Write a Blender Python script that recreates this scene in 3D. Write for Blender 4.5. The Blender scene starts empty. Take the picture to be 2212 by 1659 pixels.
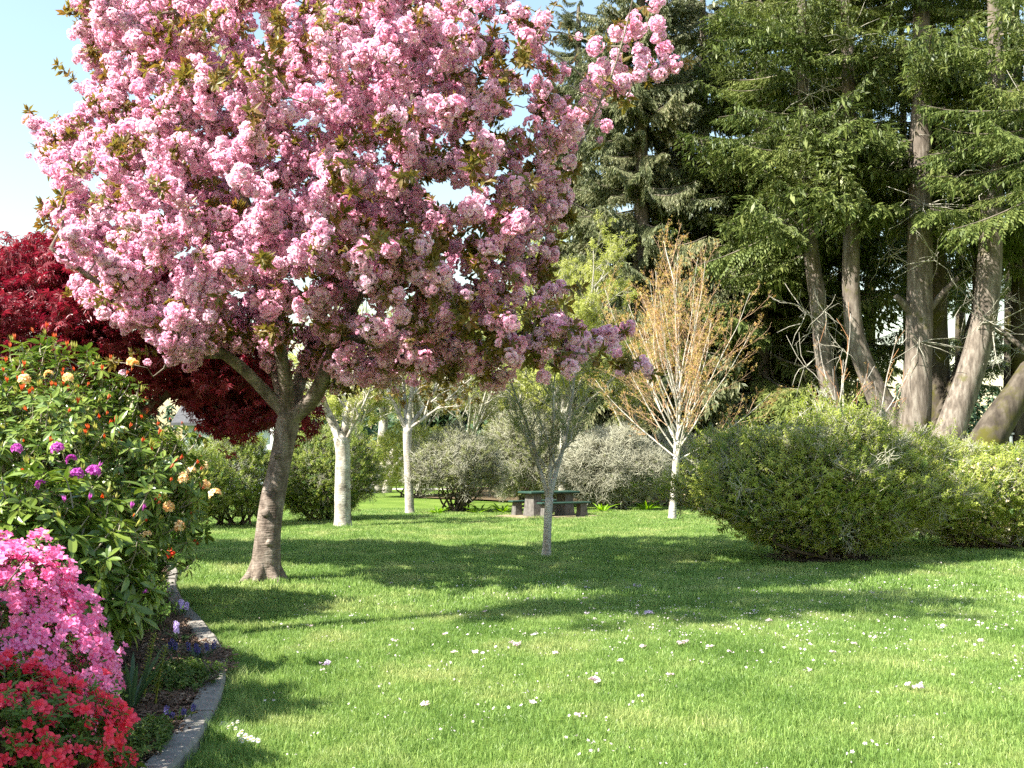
import bpy, math, random
import numpy as np
from mathutils import Vector, Matrix, Euler

# ------------------------------------------------------------------ camera, sky, sun, exposure
SC = bpy.context.scene
COL = SC.collection
RNG = np.random.default_rng(7)
random.seed(7)
CAMZ = 1.6
FD = 2171.0                    # focal length in units of a 2212 px wide frame
PITCH = math.atan(164.0 / FD)
cam_data = bpy.data.cameras.new('camera')
cam_data.sensor_width = 36.0
cam_data.lens = FD / 2212.0 * 36.0
cam_data.clip_end = 2000
cam = bpy.data.objects.new('camera', cam_data)
cam.location = (0, 0, CAMZ)
cam.rotation_euler = (math.pi / 2 + PITCH, 0, 0)
COL.objects.link(cam)
SC.camera = cam

SUN_EL = math.radians(46)
SUN_AZ = math.atan2(-0.87, -0.49)      # direction to the sun: from the left, a little behind the camera
world = bpy.data.worlds.new('World')
SC.world = world
world.use_nodes = True
wn = world.node_tree
bg = wn.nodes['Background']
sky = wn.nodes.new('ShaderNodeTexSky')
sky.sky_type = 'NISHITA'
sky.sun_disc = False
sky.sun_elevation = SUN_EL
sky.sun_rotation = SUN_AZ
sky.air_density = 1.8
sky.dust_density = 0.7
sky.ozone_density = 1.2
wn.links.new(sky.outputs[0], bg.inputs[0])
bg.inputs[1].default_value = 0.075
sun_data = bpy.data.lights.new('sun', 'SUN')
sun_data.energy = 5.0
sun_data.angle = math.radians(0.5)
sun_data.color = (1.0, 0.95, 0.86)
sun = bpy.data.objects.new('sun', sun_data)
to_sun = Vector((math.sin(SUN_AZ) * math.cos(SUN_EL), math.cos(SUN_AZ) * math.cos(SUN_EL), math.sin(SUN_EL)))
sun.rotation_euler = to_sun.to_track_quat('Z', 'Y').to_euler()
sun.location = to_sun * 60
COL.objects.link(sun)
SC.view_settings.view_transform = 'Standard'
SC.view_settings.look = 'None'
SC.view_settings.gamma = 1.0
SC.view_settings.exposure = 1.9
SC.render.engine = 'CYCLES'
SC.cycles.max_bounces = 4
SC.cycles.diffuse_bounces = 2
SC.cycles.glossy_bounces = 2
SC.cycles.transmission_bounces = 3
SC.cycles.caustics_reflective = False
SC.cycles.caustics_refractive = False
SC.cycles.use_adaptive_sampling = True
SC.cycles.adaptive_threshold = 0.02
SC.cycles.use_denoising = False

# ------------------------------------------------------------------ small helpers
def D(dx, dy, Y):
    """world point at depth Y that the photograph shows at (dx, dy)"""
    u = (dx - 1106) / FD; v = (829.5 - dy) / FD
    ry = math.cos(PITCH) - v * math.sin(PITCH); rz = math.sin(PITCH) + v * math.cos(PITCH)
    t = Y / ry
    return (u * t, Y, CAMZ + rz * t)

def G(dx, dy):
    u = (dx - 1106) / FD; v = (829.5 - dy) / FD
    ry = math.cos(PITCH) - v * math.sin(PITCH); rz = math.sin(PITCH) + v * math.cos(PITCH)
    t = -CAMZ / rz
    return (u * t, ry * t, 0.0)

def tag(o, label=None, cat=None, group=None, kind=None):
    if label: o['label'] = label
    if cat: o['category'] = cat
    if group: o['group'] = group
    if kind: o['kind'] = kind
    return o

def link(o, parent=None):
    COL.objects.link(o)
    if parent is not None:
        o.parent = parent
        o.matrix_parent_inverse = Matrix.Translation(-Vector(parent.location))
    return o

def thing(name, label, cat, loc=(0, 0, 0), group=None):
    o = bpy.data.objects.new(name, None)
    o.empty_display_size = 0.2
    o.location = loc
    COL.objects.link(o)
    return tag(o, label, cat, group)

def mesh_from(name, verts, faces, mats, midx=None, smooth=False):
    me = bpy.data.meshes.new(name)
    me.from_pydata([tuple(v) for v in verts], [], [tuple(f) for f in faces])
    for m in (mats if isinstance(mats, (list, tuple)) else [mats]):
        me.materials.append(m)
    if midx is not None:
        me.polygons.foreach_set('material_index', np.array(midx, dtype=np.int32))
    if smooth:
        me.polygons.foreach_set('use_smooth', np.ones(len(me.polygons), dtype=bool))
    me.update()
    return me

def part(name, me, parent=None, loc=None):
    o = bpy.data.objects.new(name, me)
    link(o, parent)
    if loc is not None: o.location = loc
    return o

class MB:
    """collects faces for one mesh"""
    def __init__(s): s.v = []; s.f = []; s.m = []
    def face(s, pts, m=0):
        n = len(s.v); s.v.extend([tuple(p) for p in pts]); s.f.append(tuple(range(n, n + len(pts)))); s.m.append(m)
    def add(s, verts, faces, m=0):
        n = len(s.v); s.v.extend([tuple(p) for p in verts]); s.f.extend([tuple(i + n for i in f) for f in faces]); s.m.extend([m] * len(faces))
    def box(s, c, size, m=0, rot=None, taper=1.0):
        hx, hy, hz = size[0] / 2, size[1] / 2, size[2] / 2
        vs = [Vector((x * hx * (taper if z > 0 else 1), y * hy * (taper if z > 0 else 1), z * hz)) for z in (-1, 1) for y in (-1, 1) for x in (-1, 1)]
        if rot is not None: vs = [rot @ v for v in vs]
        vs = [v + Vector(c) for v in vs]
        s.add(vs, [(0, 2, 3, 1), (4, 5, 7, 6), (0, 1, 5, 4), (2, 6, 7, 3), (0, 4, 6, 2), (1, 3, 7, 5)], m)
    def mesh(s, name, mats, smooth=False):
        return mesh_from(name, s.v, s.f, mats, s.m, smooth)

# ------------------------------------------------------------------ scatter by geometry nodes ("stuff")
_pc = {}
def proto_collection(key, meshes):
    if key in _pc: return _pc[key]
    c = bpy.data.collections.new('protos_' + key)
    for i, me in enumerate(meshes):
        o = bpy.data.objects.new('%s_%02d' % (key, i), me)
        c.objects.link(o)
    ng = bpy.data.node_groups.new('scatter_' + key, 'GeometryNodeTree')
    ng.interface.new_socket('Geometry', in_out='INPUT', socket_type='NodeSocketGeometry')
    ng.interface.new_socket('Geometry', in_out='OUTPUT', socket_type='NodeSocketGeometry')
    N = ng.nodes; L = ng.links
    gi = N.new('NodeGroupInput'); go = N.new('NodeGroupOutput')
    iop = N.new('GeometryNodeInstanceOnPoints')
    ci = N.new('GeometryNodeCollectionInfo')
    ci.inputs['Collection'].default_value = c
    ci.inputs['Separate Children'].default_value = True
    ci.inputs['Reset Children'].default_value = True
    def attr(nm, typ):
        a = N.new('GeometryNodeInputNamedAttribute'); a.data_type = typ; a.inputs['Name'].default_value = nm
        return next(o for o in a.outputs if o.enabled and o.name == 'Attribute')
    e2r = N.new('FunctionNodeEulerToRotation')
    L.new(attr('rot', 'FLOAT_VECTOR'), e2r.inputs[0])
    L.new(gi.outputs[0], iop.inputs['Points'])
    L.new(ci.outputs[0], iop.inputs['Instance'])
    iop.inputs['Pick Instance'].default_value = True
    L.new(attr('idx', 'INT'), iop.inputs['Instance Index'])
    L.new(e2r.outputs[0], iop.inputs['Rotation'])
    L.new(attr('scl', 'FLOAT_VECTOR'), iop.inputs['Scale'])
    L.new(iop.outputs[0], go.inputs[0])
    _pc[key] = (c, ng, len(meshes))
    return _pc[key]

def scatter(name, key, meshes, pts, rot, scl, parent=None, idx=None):
    c, ng, n = proto_collection(key, meshes)
    pts = np.asarray(pts, dtype=np.float32).reshape(-1, 3)
    N = len(pts)
    me = bpy.data.meshes.new(name)
    me.vertices.add(N)
    me.vertices.foreach_set('co', pts.ravel())
    a = me.attributes.new('rot', 'FLOAT_VECTOR', 'POINT'); a.data.foreach_set('vector', np.asarray(rot, dtype=np.float32).ravel())
    scl = np.asarray(scl, dtype=np.float32)
    if scl.ndim == 1: scl = np.repeat(scl[:, None], 3, axis=1)
    a = me.attributes.new('scl', 'FLOAT_VECTOR', 'POINT'); a.data.foreach_set('vector', np.ascontiguousarray(scl).ravel())
    if idx is None: idx = RNG.integers(0, n, N)
    a = me.attributes.new('idx', 'INT', 'POINT'); a.data.foreach_set('value', np.asarray(idx, dtype=np.int32))
    o = part(name, me, parent)
    m = o.modifiers.new('scatter', 'NODES'); m.node_group = ng
    o['kind'] = 'stuff'
    return o

def dir_to_euler(d, tilt=0.35):
    """euler that turns local +Z to d (N,3)"""
    d = d / (np.linalg.norm(d, axis=1, keepdims=True) + 1e-9)
    th = np.arccos(np.clip(d[:, 2], -1, 1)); ph = np.arctan2(d[:, 1], d[:, 0])
    ph = np.where(th < 0.05, RNG.uniform(-3.1, 3.1, len(d)), ph)
    return np.stack([RNG.normal(0, tilt, len(d)), th, ph], axis=1)

def in_frame(P, margin=40):
    P = np.asarray(P)
    cp, sp = math.cos(PITCH), math.sin(PITCH)
    y = P[:, 1] * cp + (P[:, 2] - CAMZ) * sp
    z = -P[:, 1] * sp + (P[:, 2] - CAMZ) * cp
    y = np.maximum(y, 0.01)
    dx = 1106 + FD * P[:, 0] / y; dy = 829.5 - FD * z / y
    return (dx > -margin) & (dx < 2212 + margin) & (dy > -margin) & (dy < 1659 + margin), dx, dy

# ------------------------------------------------------------------ materials
def _nt(name):
    m = bpy.data.materials.new(name); m.use_nodes = True
    return m, m.node_tree.nodes, m.node_tree.links

def ramp(nodes, stops):
    r = nodes.new('ShaderNodeValToRGB')
    el = r.color_ramp.elements
    while len(el) < len(stops): el.new(0.5)
    for e, (p, c) in zip(el, stops):
        e.position = p; e.color = (c[0], c[1], c[2], 1)
    return r

def leaf_mat(name, cols, trans=0.35, tcol=None, rough=0.5, spec=0.3, patch=0.0):
    """leaf or petal: colour varies per piece and per cluster; light passes through"""
    m, N, L = _nt(name)
    b = N['Principled BSDF']; out = N['Material Output']
    geo = N.new('ShaderNodeNewGeometry'); oi = N.new('ShaderNodeObjectInfo')
    mx = N.new('ShaderNodeMath'); mx.operation = 'MULTIPLY_ADD'; mx.inputs[1].default_value = 0.6
    L.new(geo.outputs['Random Per Island'], mx.inputs[0])
    m2 = N.new('ShaderNodeMath'); m2.operation = 'MULTIPLY'; m2.inputs[1].default_value = 0.4
    L.new(oi.outputs['Random'], m2.inputs[0]); L.new(m2.outputs[0], mx.inputs[2])
    fac = mx.outputs[0]
    n = len(cols)
    r = ramp(N, [(i / max(1, n - 1), c) for i, c in enumerate(cols)])
    L.new(fac, r.inputs[0])
    L.new(r.outputs[0], b.inputs['Base Color'])
    b.inputs['Roughness'].default_value = rough
    b.inputs['Specular IOR Level'].default_value = spec
    tr = N.new('ShaderNodeBsdfTranslucent')
    if tcol is None:
        hs = N.new('ShaderNodeHueSaturation'); hs.inputs['Saturation'].default_value = 1.1; hs.inputs['Value'].default_value = 1.5
        L.new(r.outputs[0], hs.inputs['Color']); L.new(hs.outputs[0], tr.inputs['Color'])
    else:
        tr.inputs['Color'].default_value = (*tcol, 1)
    ms = N.new('ShaderNodeMixShader'); ms.inputs[0].default_value = trans
    L.new(b.outputs[0], ms.inputs[1]); L.new(tr.outputs[0], ms.inputs[2])
    L.new(ms.outputs[0], out.inputs['Surface'])
    return m

def bark_mat(name, c1, c2, c3=None, scale=8.0, stretch=(1, 1, 0.35), bump=0.5, moss=None, moss_amt=0.5, bands=False):
    m, N, L = _nt(name)
    b = N['Principled BSDF']
    tc = N.new('ShaderNodeTexCoord'); mp = N.new('ShaderNodeMapping'); mp.inputs['Scale'].default_value = stretch
    L.new(tc.outputs['Object'], mp.inputs[0])
    n1 = N.new('ShaderNodeTexNoise'); n1.inputs['Scale'].default_value = scale; n1.inputs['Detail'].default_value = 8; n1.inputs['Roughness'].default_value = 0.65
    L.new(mp.outputs[0], n1.inputs['Vector'])
    stops = [(0.3, c1), (0.62, c2)] if c3 is None else [(0.32, c1), (0.5, c2), (0.66, c3)]
    r = ramp(N, stops); L.new(n1.outputs[0], r.inputs[0])
    col = r.outputs[0]; h = n1.outputs[0]
    if bands:
        n2 = N.new('ShaderNodeTexNoise'); n2.inputs['Scale'].default_value = 1.0; n2.inputs['Detail'].default_value = 5
        mp2 = N.new('ShaderNodeMapping'); mp2.inputs['Scale'].default_value = (9, 9, 48); L.new(tc.outputs['Object'], mp2.inputs[0]); L.new(mp2.outputs[0], n2.inputs['Vector'])
        r2 = ramp(N, [(0.36, (0.50, 0.48, 0.46)), (0.64, (1.2, 1.18, 1.15))]); L.new(n2.outputs[0], r2.inputs[0])
        mm = N.new('ShaderNodeMixRGB'); mm.blend_type = 'MULTIPLY'; mm.inputs[0].default_value = 0.55
        L.new(col, mm.inputs[1]); L.new(r2.outputs[0], mm.inputs[2]); col = mm.outputs[0]
        ad = N.new('ShaderNodeMath'); ad.operation = 'ADD'; L.new(n1.outputs[0], ad.inputs[0]); L.new(n2.outputs[0], ad.inputs[1]); h = ad.outputs[0]
    if moss is not None:
        n3 = N.new('ShaderNodeTexNoise'); n3.inputs['Scale'].default_value = 0.9; n3.inputs['Detail'].default_value = 6; n3.inputs['Roughness'].default_value = 0.7
        L.new(tc.outputs['Object'], n3.inputs['Vector'])
        r3 = ramp(N, [(0.62 - 0.3 * moss_amt, (0, 0, 0)), (0.74 - 0.3 * moss_amt, (1, 1, 1))]); L.new(n3.outputs[0], r3.inputs[0])
        mm = N.new('ShaderNodeMixRGB'); L.new(r3.outputs[0], mm.inputs[0]); L.new(col, mm.inputs[1]); mm.inputs[2].default_value = (*moss, 1); col = mm.outputs[0]
    L.new(col, b.inputs['Base Color'])
    b.inputs['Roughness'].default_value = 0.9; b.inputs['Specular IOR Level'].default_value = 0.15
    bp = N.new('ShaderNodeBump'); bp.inputs['Strength'].default_value = bump; bp.inputs['Distance'].default_value = 0.03
    L.new(h, bp.inputs['Height']); L.new(bp.outputs[0], b.inputs['Normal'])
    return m

def plain_mat(name, c1, c2, scale=6, rough=0.85, bump=0.2, dist=0.01, detail=6):
    m, N, L = _nt(name)
    b = N['Principled BSDF']
    tc = N.new('ShaderNodeTexCoord'); n1 = N.new('ShaderNodeTexNoise'); n1.inputs['Scale'].default_value = scale; n1.inputs['Detail'].default_value = detail
    L.new(tc.outputs['Object'], n1.inputs['Vector'])
    r = ramp(N, [(0.3, c1), (0.7, c2)]); L.new(n1.outputs[0], r.inputs[0]); L.new(r.outputs[0], b.inputs['Base Color'])
    b.inputs['Roughness'].default_value = rough; b.inputs['Specular IOR Level'].default_value = 0.2
    bp = N.new('ShaderNodeBump'); bp.inputs['Strength'].default_value = bump; bp.inputs['Distance'].default_value = dist
    L.new(n1.outputs[0], bp.inputs['Height']); L.new(bp.outputs[0], b.inputs['Normal'])
    return m

def ground_mat(name):
    m, N, L = _nt(name)
    b = N['Principled BSDF']
    tc = N.new('ShaderNodeTexCoord')
    n1 = N.new('ShaderNodeTexNoise'); n1.inputs['Scale'].default_value = 0.5; n1.inputs['Detail'].default_value = 6
    n2 = N.new('ShaderNodeTexNoise'); n2.inputs['Scale'].default_value = 22; n2.inputs['Detail'].default_value = 6; n2.inputs['Roughness'].default_value = 0.7
    L.new(tc.outputs['Object'], n1.inputs['Vector']); L.new(tc.outputs['Object'], n2.inputs['Vector'])
    r1 = ramp(N, [(0.35, (0.09, 0.155, 0.028)), (0.65, (0.15, 0.22, 0.048))]); L.new(n1.outputs[0], r1.inputs[0])
    r2 = ramp(N, [(0.3, (0.55, 0.55, 0.5)), (0.7, (1.25, 1.2, 1.1))]); L.new(n2.outputs[0], r2.inputs[0])
    mm = N.new('ShaderNodeMixRGB'); mm.blend_type = 'MULTIPLY'; mm.inputs[0].default_value = 1
    L.new(r1.outputs[0], mm.inputs[1]); L.new(r2.outputs[0], mm.inputs[2]); L.new(mm.outputs[0], b.inputs['Base Color'])
    b.inputs['Roughness'].default_value = 0.95; b.inputs['Specular IOR Level'].default_value = 0.05
    bp = N.new('ShaderNodeBump'); bp.inputs['Strength'].default_value = 0.8; bp.inputs['Distance'].default_value = 0.03
    L.new(n2.outputs[0], bp.inputs['Height']); L.new(bp.outputs[0], b.inputs['Normal'])
    return m

def grass_mat(name):
    """blades: hue drifts over the lawn in soft patches"""
    m, N, L = _nt(name)
    b = N['Principled BSDF']; out = N['Material Output']
    geo = N.new('ShaderNodeNewGeometry')
    n1 = N.new('ShaderNodeTexNoise'); n1.inputs['Scale'].default_value = 0.9; n1.inputs['Detail'].default_value = 5; n1.inputs['Roughness'].default_value = 0.65
    L.new(geo.outputs['Position'], n1.inputs['Vector'])
    r1 = ramp(N, [(0.33, (0.115, 0.205, 0.048)), (0.50, (0.185, 0.285, 0.080)), (0.68, (0.31, 0.36, 0.15))]); L.new(n1.outputs[0], r1.inputs[0])
    r2 = ramp(N, [(0.0, (0.62, 0.66, 0.5)), (0.8, (1.2, 1.15, 1.05)), (1.0, (1.9, 1.6, 1.6))]); L.new(geo.outputs['Random Per Island'], r2.inputs[0])
    mm = N.new('ShaderNodeMixRGB'); mm.blend_type = 'MULTIPLY'; mm.inputs[0].default_value = 1
    L.new(r1.outputs[0], mm.inputs[1]); L.new(r2.outputs[0], mm.inputs[2])
    L.new(mm.outputs[0], b.inputs['Base Color'])
    b.inputs['Roughness'].default_value = 0.45; b.inputs['Specular IOR Level'].default_value = 0.35
    tr = N.new('ShaderNodeBsdfTranslucent')
    hs = N.new('ShaderNodeHueSaturation'); hs.inputs['Value'].default_value = 1.7
    L.new(mm.outputs[0], hs.inputs['Color']); L.new(hs.outputs[0], tr.inputs['Color'])
    ms = N.new('ShaderNodeMixShader'); ms.inputs[0].default_value = 0.4
    L.new(b.outputs[0], ms.inputs[1]); L.new(tr.outputs[0], ms.inputs[2]); L.new(ms.outputs[0], out.inputs['Surface'])
    return m

M = {}
M['ground'] = ground_mat('lawn_ground')
M['grass'] = grass_mat('grass_blade')
M['blossom'] = leaf_mat('cherry_petal', [(0.80, 0.36, 0.52), (0.86, 0.50, 0.64), (0.88, 0.63, 0.74), (0.90, 0.78, 0.84)], trans=0.35, rough=0.6, spec=0.2)
M['cherry_leaf'] = leaf_mat('cherry_leaf', [(0.20, 0.075, 0.03), (0.19, 0.105, 0.03), (0.15, 0.135, 0.03), (0.25, 0.16, 0.045)], trans=0.4, rough=0.4)
M['maple'] = leaf_mat('maple_leaf', [(0.085, 0.012, 0.020), (0.15, 0.018, 0.030), (0.23, 0.030, 0.044), (0.33, 0.050, 0.06)], trans=0.35, rough=0.4, spec=0.35)
M['rhodo'] = leaf_mat('rhododendron_leaf', [(0.06, 0.11, 0.02), (0.10, 0.16, 0.028), (0.17, 0.23, 0.04), (0.26, 0.31, 0.07)], trans=0.22, rough=0.3, spec=0.5)
M['rhodo_young'] = leaf_mat('rhododendron_young_leaf', [(0.20, 0.24, 0.05), (0.32, 0.33, 0.08), (0.40, 0.36, 0.12)], trans=0.3, rough=0.4)
M['peach'] = leaf_mat('peach_petal', [(0.85, 0.42, 0.18), (0.9, 0.60, 0.30), (0.92, 0.72, 0.42), (0.92, 0.80, 0.55)], trans=0.3)
M['coral'] = leaf_mat('coral_bud', [(0.50, 0.05, 0.03), (0.65, 0.12, 0.06), (0.75, 0.24, 0.12)], trans=0.25)
M['purple'] = leaf_mat('purple_petal', [(0.42, 0.06, 0.36), (0.55, 0.11, 0.48), (0.68, 0.22, 0.60)], trans=0.3)
M['azpink'] = leaf_mat('pink_azalea_petal', [(0.78, 0.13, 0.32), (0.83, 0.22, 0.45), (0.86, 0.34, 0.58)], trans=0.3)
M['azred'] = leaf_mat('red_azalea_petal', [(0.62, 0.02, 0.05), (0.75, 0.04, 0.08), (0.80, 0.10, 0.18)], trans=0.3)
M['az_leaf'] = leaf_mat('azalea_leaf', [(0.03, 0.065, 0.014), (0.06, 0.11, 0.02), (0.13, 0.18, 0.035)], trans=0.3, rough=0.4)
M['shrub_green'] = leaf_mat('shrub_leaf', [(0.07, 0.12, 0.014), (0.14, 0.20, 0.024), (0.23, 0.29, 0.045), (0.32, 0.35, 0.07)], trans=0.4)
M['shrub_lime'] = leaf_mat('shrub_lime_leaf', [(0.10, 0.15, 0.018), (0.19, 0.25, 0.03), (0.30, 0.35, 0.06), (0.40, 0.42, 0.10)], trans=0.42)
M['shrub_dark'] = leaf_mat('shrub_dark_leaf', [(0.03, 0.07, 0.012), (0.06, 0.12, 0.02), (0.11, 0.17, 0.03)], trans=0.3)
M['shrub_olive'] = leaf_mat('shrub_olive_leaf', [(0.10, 0.13, 0.04), (0.17, 0.20, 0.06), (0.26, 0.27, 0.09)], trans=0.35)
M['shrub_yellow'] = leaf_mat('spring_leaf', [(0.22, 0.25, 0.05), (0.33, 0.36, 0.08), (0.44, 0.45, 0.14)], trans=0.45)
M['lichen'] = leaf_mat('lichen_twig', [(0.22, 0.21, 0.15), (0.38, 0.37, 0.27), (0.52, 0.51, 0.40)], trans=0.1, rough=0.9)
M['cream'] = leaf_mat('cream_flower', [(0.80, 0.50, 0.30), (0.86, 0.70, 0.45), (0.88, 0.80, 0.65)], trans=0.3)
M['bud'] = leaf_mat('orange_bud', [(0.34, 0.14, 0.05), (0.42, 0.22, 0.08), (0.44, 0.34, 0.10), (0.40, 0.40, 0.12)], trans=0.35)
M['needle'] = leaf_mat('spruce_needle', [(0.050, 0.080, 0.022), (0.095, 0.128, 0.033), (0.145, 0.178, 0.047), (0.21, 0.225, 0.07)], trans=0.18, rough=0.5)
M['needle_grey'] = leaf_mat('spruce_needle_grey', [(0.065, 0.085, 0.042), (0.115, 0.135, 0.060), (0.17, 0.18, 0.088), (0.26, 0.24, 0.13)], trans=0.18, rough=0.5)
M['needle_far'] = leaf_mat('far_needle', [(0.03, 0.06, 0.03), (0.05, 0.09, 0.04), (0.08, 0.12, 0.05)], trans=0.15)
M['white_petal'] = leaf_mat('white_petal', [(0.75, 0.72, 0.72), (0.82, 0.80, 0.80)], trans=0.3)
M['fallen'] = leaf_mat('fallen_petal', [(0.80, 0.55, 0.62), (0.85, 0.70, 0.74), (0.86, 0.80, 0.80)], trans=0.25)
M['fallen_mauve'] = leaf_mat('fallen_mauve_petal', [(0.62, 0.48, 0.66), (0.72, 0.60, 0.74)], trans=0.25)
M['yellow'] = plain_mat('daisy_centre', (0.7, 0.45, 0.03), (0.8, 0.6, 0.05), 40)
M['blue_fl'] = leaf_mat('blue_flower', [(0.07, 0.06, 0.20), (0.13, 0.11, 0.30)], trans=0.25)
M['lilac_fl'] = leaf_mat('lilac_flower', [(0.50, 0.38, 0.70), (0.66, 0.52, 0.80)], trans=0.25)
M['red_fl'] = leaf_mat('red_flower', [(0.70, 0.03, 0.02), (0.80, 0.10, 0.04)], trans=0.25)
M['strap'] = leaf_mat('strap_leaf', [(0.035, 0.075, 0.03), (0.06, 0.105, 0.045), (0.10, 0.15, 0.07)], trans=0.3, rough=0.35)
M['sword'] = leaf_mat('sword_leaf', [(0.06, 0.17, 0.02), (0.12, 0.28, 0.03), (0.2, 0.36, 0.04)], trans=0.4, rough=0.4)
M['spike'] = leaf_mat('feathery_leaf', [(0.14, 0.17, 0.03), (0.22, 0.24, 0.04), (0.30, 0.30, 0.05)], trans=0.35)
M['herb'] = leaf_mat('herb_leaf', [(0.10, 0.20, 0.02), (0.18, 0.32, 0.03), (0.28, 0.42, 0.05)], trans=0.4)
M['cherry_bark'] = bark_mat('cherry_bark', (0.075, 0.058, 0.046), (0.18, 0.145, 0.118), (0.31, 0.265, 0.225), scale=9, stretch=(1, 1, 0.5), bump=0.6, bands=True)
M['birch_bark'] = bark_mat('white_bark', (0.12, 0.10, 0.08), (0.40, 0.37, 0.31), (0.62, 0.60, 0.54), scale=4.5, stretch=(1, 1, 0.8), bump=0.5, bands=True)
M['pale_bark'] = bark_mat('pale_bark', (0.20, 0.175, 0.145), (0.42, 0.385, 0.335), (0.58, 0.555, 0.51), scale=6, bump=0.4, bands=True)
M['twig_bark'] = bark_mat('twig_bark', (0.16, 0.13, 0.10), (0.32, 0.28, 0.22), scale=10, bump=0.2)
M['pale_twig'] = bark_mat('pale_twig', (0.36, 0.32, 0.26), (0.54, 0.50, 0.43), scale=10, bump=0.1)
M['red_twig'] = bark_mat('red_twig', (0.30, 0.13, 0.06), (0.46, 0.24, 0.12), scale=10, bump=0.1)
M['tan_twig'] = bark_mat('tan_twig', (0.34, 0.19, 0.11), (0.50, 0.34, 0.22), scale=10, bump=0.1)
M['dark_twig'] = bark_mat('dark_twig', (0.045, 0.035, 0.026), (0.12, 0.095, 0.07), scale=10, bump=0.2)
M['grey_twig'] = bark_mat('grey_twig', (0.20, 0.18, 0.14), (0.42, 0.40, 0.33), scale=10, bump=0.2)
M['bough_bark'] = bark_mat('bough_bark', (0.07, 0.06, 0.045), (0.20, 0.17, 0.13), scale=2, bump=0.2)
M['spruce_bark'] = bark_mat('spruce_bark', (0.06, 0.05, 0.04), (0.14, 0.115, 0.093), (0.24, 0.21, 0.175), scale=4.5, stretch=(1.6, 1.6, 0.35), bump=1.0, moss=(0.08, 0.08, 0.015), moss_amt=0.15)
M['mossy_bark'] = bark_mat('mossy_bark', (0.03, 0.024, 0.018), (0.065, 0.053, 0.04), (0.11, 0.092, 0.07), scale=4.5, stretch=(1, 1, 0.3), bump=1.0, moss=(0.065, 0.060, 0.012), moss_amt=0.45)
M['log_wood'] = bark_mat('weathered_wood', (0.22, 0.18, 0.14), (0.45, 0.40, 0.34), (0.62, 0.58, 0.52), scale=5, stretch=(1, 1, 0.15), bump=0.7)
M['concrete'] = plain_mat('kerb_concrete', (0.15, 0.138, 0.12), (0.26, 0.24, 0.21), 18, 0.9, 0.5, 0.006)
M['table_stone'] = plain_mat('table_concrete', (0.07, 0.065, 0.058), (0.15, 0.14, 0.125), 9, 0.9, 0.5, 0.01)
M['green_paint'] = plain_mat('green_paint', (0.018, 0.045, 0.033), (0.03, 0.065, 0.05), 7, 0.55, 0.1)
M['soil'] = plain_mat('bed_soil', (0.035, 0.024, 0.016), (0.10, 0.065, 0.045), 26, 0.95, 1.0, 0.03)
M['chip'] = leaf_mat('bark_chip', [(0.045, 0.027, 0.018), (0.095, 0.058, 0.038), (0.16, 0.10, 0.068), (0.26, 0.19, 0.14)], trans=0.0, rough=0.9)
M['litter'] = plain_mat('needle_litter', (0.07, 0.048, 0.028), (0.15, 0.11, 0.06), 9, 0.95, 0.7, 0.03)
M['path'] = plain_mat('path_gravel', (0.30, 0.28, 0.25), (0.45, 0.42, 0.38), 12, 0.9, 0.3)
M['dirt'] = plain_mat('worn_earth', (0.16, 0.12, 0.07), (0.30, 0.25, 0.16), 8, 0.95, 0.5)
M['house_wall'] = plain_mat('house_wall', (0.36, 0.42, 0.44), (0.44, 0.50, 0.52), 3, 0.8, 0.05)
M['house_roof'] = plain_mat('house_roof', (0.06, 0.06, 0.065), (0.11, 0.11, 0.115), 12, 0.9, 0.3)
M['white_paint'] = plain_mat('white_paint', (0.74, 0.74, 0.72), (0.82, 0.82, 0.80), 5, 0.6, 0.05)
M['pane'] = plain_mat('window_pane', (0.03, 0.04, 0.05), (0.05, 0.06, 0.07), 2, 0.1, 0.0)
M['pole'] = plain_mat('grey_pole', (0.10, 0.12, 0.11), (0.16, 0.18, 0.17), 8, 0.6, 0.1)
M['fluff'] = plain_mat('seed_fluff', (0.42, 0.43, 0.38), (0.60, 0.60, 0.55), 60, 0.95, 0.6, 0.01)

# ------------------------------------------------------------------ tubes and skeletons
def tube_arrays(chains, sides=None, wobble=0.0):
    """chains: list of (pts Nx3, radii N). Returns verts, faces"""
    V = []; F = []
    base = 0
    for pts, rad in chains:
        P = np.asarray(pts, float); R = np.asarray(rad, float)
        n = len(P)
        if n < 2: continue
        s = sides or (4 if R.max() < 0.02 else 6 if R.max() < 0.05 else 10 if R.max() < 0.12 else 18)
        T = np.empty_like(P); T[1:-1] = P[2:] - P[:-2]; T[0] = P[1] - P[0]; T[-1] = P[-1] - P[-2]
        T /= (np.linalg.norm(T, axis=1, keepdims=True) + 1e-9)
        ref = np.array([1.0, 0, 0]) if abs(T[0][0]) < 0.8 else np.array([0, 1.0, 0])
        a = np.linspace(0, 2 * np.pi, s, endpoint=False)
        ph = RNG.uniform(0, 6.28, 4)
        for i in range(n):
            u = ref - T[i] * ref.dot(T[i]); u /= (np.linalg.norm(u) + 1e-9); ref = u
            w = np.cross(T[i], u)
            r = R[i]
            if wobble: r = r * (1 + wobble * (np.sin(3 * a + ph[0] + i * 0.35) * 0.6 + np.sin(5 * a + ph[1] - i * 0.5) * 0.4 + np.sin(ph[2] + i * 1.3) * 0.35))
            ring = P[i] + np.outer(np.cos(a) * r, u) + np.outer(np.sin(a) * r, w)
            V.append(ring)
        for i in range(n - 1):
            o = base + i * s
            for k in range(s):
                k2 = (k + 1) % s
                F.append((o + k, o + k2, o + s + k2, o + s + k))
        F.append(tuple(base + (n - 1) * s + k for k in range(s)))
        base += n * s
    if not V: return np.zeros((0, 3)), []
    return np.concatenate(V), F

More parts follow.
